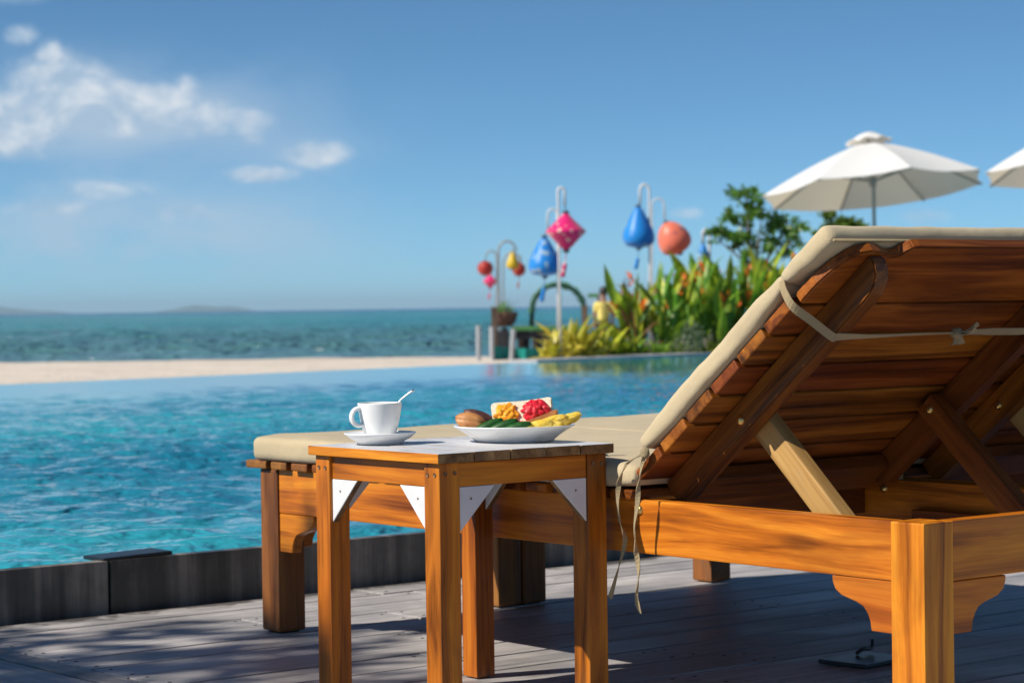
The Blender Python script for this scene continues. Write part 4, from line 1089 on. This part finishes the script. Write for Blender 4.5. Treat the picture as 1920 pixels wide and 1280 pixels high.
hk = P(1200,382,d3); hook_pole(zfix(P(1219,640,d3), .1), P(1217,346,d3), hk, .017, 'white hooked pole carrying the big blue lantern above the flowers')
lantern('pear', P(1197,426,d3), .46, .60, 'silk_blue2', 'plain blue pear shaped lantern above the flower bed', hk, .28)
hk = P(1246,412,d4); hook_pole(zfix(P(1222,640,d4), .1), P(1222,372,d4), hk, .012, 'thin white hooked pole carrying the orange lantern')
lantern('balloon', P(1262,446,d4), .49, .50, 'silk_orange', 'orange balloon shaped lantern tilted in the wind', P(1247,412,d4), 0, R(-24))
d5 = 36
hook_pole(zfix(P(1332,640,d5), .1), P(1330,430,d5), P(1318,452,d5), .02, 'slim white pole half hidden behind the heliconias')
lantern('pear', P(1318,471,d5), .17, .26, 'silk_blue2', 'small blue lantern peeking over the heliconias', P(1318,452,d5), 0)
d6 = 68
hkA = P(967,464,d6); hook_pole(zfix(P(937,640,d6), -.6), P(934,452,d6), hkA, .035, 'grey hooked pole on the jetty carrying the yellow lantern', mat='grey_metal')
lantern('pear', P(961,488,d6), .38, .54, 'silk_yellow', 'yellow pear shaped lantern far away by the jetty', hkA, 0)
hkB = P(976,478,d6+4); hook_pole(zfix(P(944,640,d6+4), -.6), P(943,474,d6+4), hkB, .03, 'thin grey pole behind the yellow lantern', mat='grey_metal')
lantern('round', P(973,505,d6+4), .42, .42, 'silk_red', 'dark red lantern partly behind the yellow one', hkB, .35)
hkC = P(911,478,d6-2); hook_pole(zfix(P(931,640,d6-2), -.6), P(931,470,d6-2), hkC, .025, 'thin grey pole carrying the round red lantern', mat='grey_metal')
lantern('round', P(910,503,d6-2), .46, .42, 'silk_red', 'round red lantern farthest left in the row', hkC, 0)
lantern('diamond', P(919,527,d6-1), .44, .40, 'silk_pink', 'small pink diamond lantern below the round red one', P(915,505,d6-1), .3)

# ------------------------------------------------------------------ jetty, net, arch, person
jd = 66.0
jt = thing('wooden_jetty', zfix(P(1000,660,jd), -.8), 'wooden jetty with green edged deck on dark posts over the beach', 'jetty')
zt = P(1000,613,jd).z
for k in range(14):
    a = P(964+k*10, 613, jd); board('deck_plank', 5.0, 10/FPX*jd-.01, .05, C((964+k*10-960)/FPX*jd, jd+2.5, zt-.03), Vector((sy,cy,0)), Rv, 'old_post', jt, 0)
board('edge_beam', 140/FPX*jd, .12, .10, C((1030-960)/FPX*jd, jd-.06, zt-.035), Rv, Z, 'green_paint', jt, .01)
board('side_beam', 140/FPX*jd, .22, .10, C((1030-960)/FPX*jd, jd+.1, zt-.22), Rv, Z, 'jetty_dark', jt, .01)
for px, wd, dd in [(938,.26,.3),(975,.13,.2),(985,.24,1.0),(1003,.13,.2),(1023,.22,1.4),(1060,.22,.4),(1092,.14,.2),(950,.16,2.8),(1010,.16,3.6)]:
    board('post', zt+1.3-.1, wd, wd, C((px-960)/FPX*(jd+dd), jd+dd, (zt-.1-1.3)/2), Z, Rv, 'jetty_dark' if wd > .15 else 'old_post', jt, .01)
q0 = C((930-960)/FPX*jd, jd+.1, -.75); q1 = C((950-960)/FPX*jd, jd+.1, zt+.02)
for a, b_ in ((918,948),(948,922)):
    link('diagonal_brace', mesh_of(tube([C((a-960)/FPX*jd, jd+.35, -.7), C((b_-960)/FPX*jd, jd+.35, zt)], .07, 6), 'br'), 'jetty_dark', jt)
for px, top, lb in [(897,610,'tall pale grey post standing alone left of the jetty'),(922,612,'pale grey post at the left end of the teal net'),(963,617,'slanting pale post under the jetty edge')]:
    p = P(px, top, jd-2); p2 = C((px-960-(6 if px == 963 else 0))/FPX*(jd-2), jd-2, -.95)
    tag(link('pale_post', mesh_of(tube([p2, p], .065, 8), 'post'), 'coping_stone'), lb, 'post', 'pale posts by the jetty')
def net(pts, z1, label):
    bm = bmesh.new(); rows = []
    for i, q in enumerate(pts):
        q = Vector(q); sway = .03*math.sin(i*1.7)
        rows.append([bm.verts.new((q.x+sway*sy, q.y+sway*cy, z)) for z in (-.98, -.85, z1[i]-.1, z1[i])])
    for a, b_ in zip(rows, rows[1:]):
        for k in range(3): bm.faces.new((a[k], b_[k], b_[k+1], a[k+1]))
    me = mesh_of(bm, 'net'); o = link('debris_net', me, 'net_teal'); md = o.modifiers.new('s', 'SOLIDIFY'); md.thickness = .02
    tag(o, label, 'net')
nd_ = jd-1.8
pts = [C((x_-960)/FPX*nd_, nd_+dz_, 0) for x_, dz_ in ((918,0),(928,-.05),(938,.05),(944,.4),(955,.9),(970,1.0),(985,.9),(1000,1.1),(1012,1.2),(1024,1.3))]
net(pts, [P(918,649,nd_).z]*3 + [P(918,652,nd_).z]*2 + [P(918,655,nd_).z]*3 + [P(918,657,nd_).z]*2, 'teal green net fence along the foot of the jetty')
# planter on the jetty
pp = P(946,612,jd+.4); pot = thing('clay_planter', pp, 'big brown planter bowl with a small bush on the jetty', 'planter')
link('bowl', mesh_of(lathe([(0,0),(.20,0),(.30,.10),(.37,.26),(.39,.38),(.37,.42),(.33,.40),(.28,.34),(0,.34)], 24), 'bowl', True), 'clay', pot, Matrix.Translation(pp))
bm = bmesh.new()
for k in range(260):
    d_ = Vector((random.gauss(0,.13), random.gauss(0,.13), abs(random.gauss(0,.14)))); a = Vector((random.gauss(0,1), random.gauss(0,1), random.gauss(0,1))).normalized()*.05; b_ = a.orthogonal().normalized()*.025
    q = pp+Z*.38+d_; bm.faces.new([bm.verts.new(q+x) for x in (-a, b_, a, -b_)])
link('bush', mesh_of(bm, 'bush'), 'leaf_dark', pot)
tag(board('weathered_post', 1.35, .17, .17, P(927,620,jd-.2), Z, Rv, 'old_post', None, .01), 'short weathered brown post beside the clay planter', 'post')
tag(board('weathered_post', 1.1, .16, .16, P(1097,608,jd+1), Z, Rv, 'old_post', None, .01), 'short weathered post at the right foot of the arch', 'post')
# arch
ar = thing('garden_arch', zfix(P(1047,613,jd+1.5), zt), 'green leafy metal arch over the jetty', 'arch')
ad = jd+1.5; ax = (1047-960)/FPX*ad; ra = 49/FPX*ad; zc = P(1047,582,ad).z
for dd in (0, .5):
    pts = [C(ax-ra*1.02, ad+dd, zt-.02)] + [C(ax-ra*math.cos(a), ad+dd, zc+ra*math.sin(a)) for a in [math.pi*i/20 for i in range(21)]] + [C(ax+ra*1.02, ad+dd, zt-.02)]
    bmA = tube(pts, .07, 8)
    for v_ in bmA.verts: v_.co += Vector((1,1,1))*.025*mnoise.noise(v_.co*9)
    link('hoop', mesh_of(bmA, 'hoop', True), 'arch_green', ar)
bm = bmesh.new()
for k in range(700):
    a = random.uniform(0, math.pi); q = C(ax-ra*math.cos(a), ad+random.uniform(0,.5), zc+ra*math.sin(a)) + Vector((random.gauss(0,.04), random.gauss(0,.04), random.gauss(0,.04)))
    e = Vector((random.gauss(0,1), random.gauss(0,1), random.gauss(0,1))).normalized()*.06; f_ = e.orthogonal().normalized()*.03
    bm.faces.new([bm.verts.new(q+x) for x in (-e, f_, e, -f_)])
link('creeper', mesh_of(bm, 'creeper'), 'leaf_dark', ar)
# person walking on the beach, seen from behind
def skin(name, verts, edges, radii, mat, parent, sub=2):
    me = bpy.data.meshes.new(name); me.from_pydata([tuple(v_) for v_ in verts], edges, []); me.update()
    o = link(name, me, mat, parent)
    sk = o.modifiers.new('skin', 'SKIN'); sk.use_smooth_shade = True
    for i, r_ in enumerate(radii):
        rr = r_ if isinstance(r_, tuple) else (r_, r_); me.skin_vertices[0].data[i].radius = rr
    me.skin_vertices[0].data[0].use_root = True
    o.modifiers.new('sub', 'SUBSURF').levels = sub; o.modifiers['sub'].render_levels = sub
    return o
pd = 57.0; pb = zfix(P(1132,600,pd), -.655)
per = thing('person', pb, 'person in a yellow shirt and dark shorts walking on the beach', 'person')
def q(r_, f_, z_): return pb + Rv*r_ + Fh*f_ + Z*z_
V = [q(0,0,.93), q(0,.01,1.10), q(0,.02,1.28), q(0,.02,1.44), q(0,.02,1.53), q(0,.03,1.62), q(0,.035,1.72), q(0,.03,1.80),
     q(-.17,.02,1.43), q(-.22,.0,1.16), q(-.21,.06,.93), q(-.21,.08,.84), q(.17,.02,1.43), q(.23,.03,1.17), q(.22,.10,.95), q(.22,.12,.86),
     q(-.09,0,.88), q(-.10,-.05,.50), q(-.10,-.16,.10), q(-.10,-.05,.04), q(.09,0,.88), q(.10,.10,.50), q(.10,.09,.10), q(.10,.22,.04)]
Eg = [(0,1),(1,2),(2,3),(3,4),(4,5),(5,6),(6,7),(3,8),(8,9),(9,10),(10,11),(3,12),(12,13),(13,14),(14,15),(0,16),(16,17),(17,18),(18,19),(0,20),(20,21),(21,22),(22,23)]
rad_ = [(.15,.11),(.14,.10),(.16,.11),(.12,.09),.055,.075,.10,.07,.065,.045,.035,.04,.065,.045,.035,.04,.09,.06,.045,.04,.09,.06,.045,.04]
skin('body', V, Eg, rad_, 'skin', per)
SV = [V[1]-Z*.12, V[1], V[2], V[3], V[3]+Z*.05, V[8], V[8].lerp(V[9],.75), V[12], V[12].lerp(V[13],.75)]
skin('shirt', SV, [(0,1),(1,2),(2,3),(3,4),(3,5),(5,6),(3,7),(7,8)], [(.185,.135),(.175,.13),(.19,.135),(.15,.11),.075,.085,.075,.085,.075], 'shirt_yellow', per)
skin('shorts', [V[0], V[16], V[16].lerp(V[17],.85), V[20], V[20].lerp(V[21],.85)], [(0,1),(1,2),(0,3),(3,4)], [(.175,.135),.115,.10,.115,.10], 'shorts_dark', per)
hb = blob(.115, (.86,1.0,1.05), 2, .08, 3, 3)
link('hair', mesh_of(hb, 'hair', True), 'hair', per, Matrix.Translation(q(0,.02,1.755)))
sg = thing('green_sign', zfix(P(1122,640,pd+4), -.7), 'small green sign board on a post left of the person', 'sign')
pA = P(1113,554,pd+4); board('sign_board', .30, .10, .03, pA, Rv, Z, 'green_paint', sg, .005)
link('post', mesh_of(tube([zfix(P(1123,640,pd+4), -.7), zfix(P(1122,553,pd+4), pA.z+.04)], .03, 8), 'post'), 'old_post', sg)

# ------------------------------------------------------------------ umbrellas
def umbrella(px, py, D, label):
    hub = P(px, py, D); base = zfix(C((px+5-960)/FPX*D, D), .12)
    t_ = thing('parasol', base, label, 'parasol', 'white parasols behind the pool')
    Rr = 1.69; Hh = .74
    tilt = Matrix.Rotation(R(-7.2), 3, Rv) @ Matrix.Rotation(R(-4.2), 3, Fh)     # far side lower, left side lower
    rt_ = math.radians(9)
    def tip(k): a = rt_ + k*math.pi/4; return Rv*math.cos(a)*Rr + Fh*math.sin(a)*Rr
    apex = Z*Hh
    # canopy panels
    for k in range(8):
        a, b_ = tip(k), tip(k+1); bm = bmesh.new(); rows = []; n_ = 8
        for i in range(n_+1):
            s_ = .13+.87*i/n_; row = []
            for j in range(n_+1):
                e = a.lerp(b_, j/n_)*s_; sag = -.055*s_*math.sin(math.pi*j/n_)*math.sin(math.pi*min(1, s_*1.0)*.5)
                z_ = Hh*(1-s_) + .05*math.sin(math.pi*s_) + sag*.6
                scal = 1-.035*math.sin(math.pi*j/n_)*s_*(i/n_)
                row.append(bm.verts.new(hub + tilt @ (Vector((e.x*scal, e.y*scal, 0)) + Z*z_)))
            rows.append(row)
        for r0, r1 in zip(rows, rows[1:]):
            for j in range(n_): bm.faces.new((r0[j], r1[j], r1[j+1], r0[j+1]))
        bmesh.ops.recalc_face_normals(bm, faces=bm.faces)
        link('canopy_panel', mesh_of(bm, 'panel', True), 'umbrella_canvas', t_)
        link('rib', mesh_of(tube([hub + tilt @ (apex*.86), hub + tilt @ (a*.5 + Z*(Hh*.5+.02)), hub + tilt @ (a*.985 - Z*.015)], .014, 6), 'rib'), 'grey_metal', t_)
        link('strut', mesh_of(tube([hub + tilt @ (Z*.12), hub + tilt @ (a*.5 + Z*(Hh*.5-.0))], .011, 6), 'strut'), 'grey_metal', t_)
    bm = bmesh.new(); n_ = 32; rows = []
    for i in range(5):
        s_ = i/4; r_ = .04+.30*s_; rows.append([bm.verts.new(hub + tilt @ (Rv*math.cos(2*math.pi*j/n_)*r_ + Fh*math.sin(2*math.pi*j/n_)*r_ + Z*(Hh+.115-.17*s_**1.5 + (.05*abs(math.sin(4*(2*math.pi*j/n_ - rt_))) if i == 4 else .0)))) for j in range(n_)])
    for r0, r1 in zip(rows, rows[1:]):
        for j in range(n_): bm.faces.new((r0[j], r0[(j+1) % n_], r1[(j+1) % n_], r1[j]))
    bm.faces.new(rows[0]); bmesh.ops.recalc_face_normals(bm, faces=bm.faces)
    link('vent_cap', mesh_of(bm, 'vent', True), 'umbrella_canvas', t_)
    link('hub', mesh_of(lathe([(0,.07),(.05,.07),(.06,0),(.05,-.07),(0,-.07)], 12), 'hub'), 'grey_metal', t_, Matrix.Translation(hub + tilt @ (Z*.12)))
    link('pole', mesh_of(tube([base, hub+Z*.0, hub + tilt @ apex], .028, 10), 'pole', True), 'grey_metal', t_)
    link('base', mesh_of(lathe([(0,.08),(.05,.08),(.28,.05),(.32,0),(0,0)], 24), 'base', True), 'grey_metal', t_, Matrix.Translation(base))
umbrella(1638, 356, 34.0, 'large white parasol with tilted canopy above the lounger cushion')
umbrella(2050, 312, 34.6, 'second white parasol cut off by the right edge of the picture')

# ------------------------------------------------------------------ haze over the sea
bm = bmesh.new(); bmesh.ops.create_cube(bm, size=1)
hzo = link('haze', mesh_of(bm, 'haze'), None, None, Matrix.Translation((0, 0, 59)) @ Matrix.Diagonal((54000, 54000, 124, 1)))
mt = bpy.data.materials.new('haze'); mt.use_nodes = True; mt.node_tree.nodes.clear(); t = NT(mt.node_tree)
pv = t.n('ShaderNodeVolumePrincipled'); pv.inputs['Color'].default_value = (.56,.81,1,1); pv.inputs['Density'].default_value = 8e-5; pv.inputs['Anisotropy'].default_value = 0.0
t.l(pv.outputs[0], t.n('ShaderNodeOutputMaterial').inputs['Volume']); hzo.data.materials.append(mt); tag(hzo, kind='stuff')
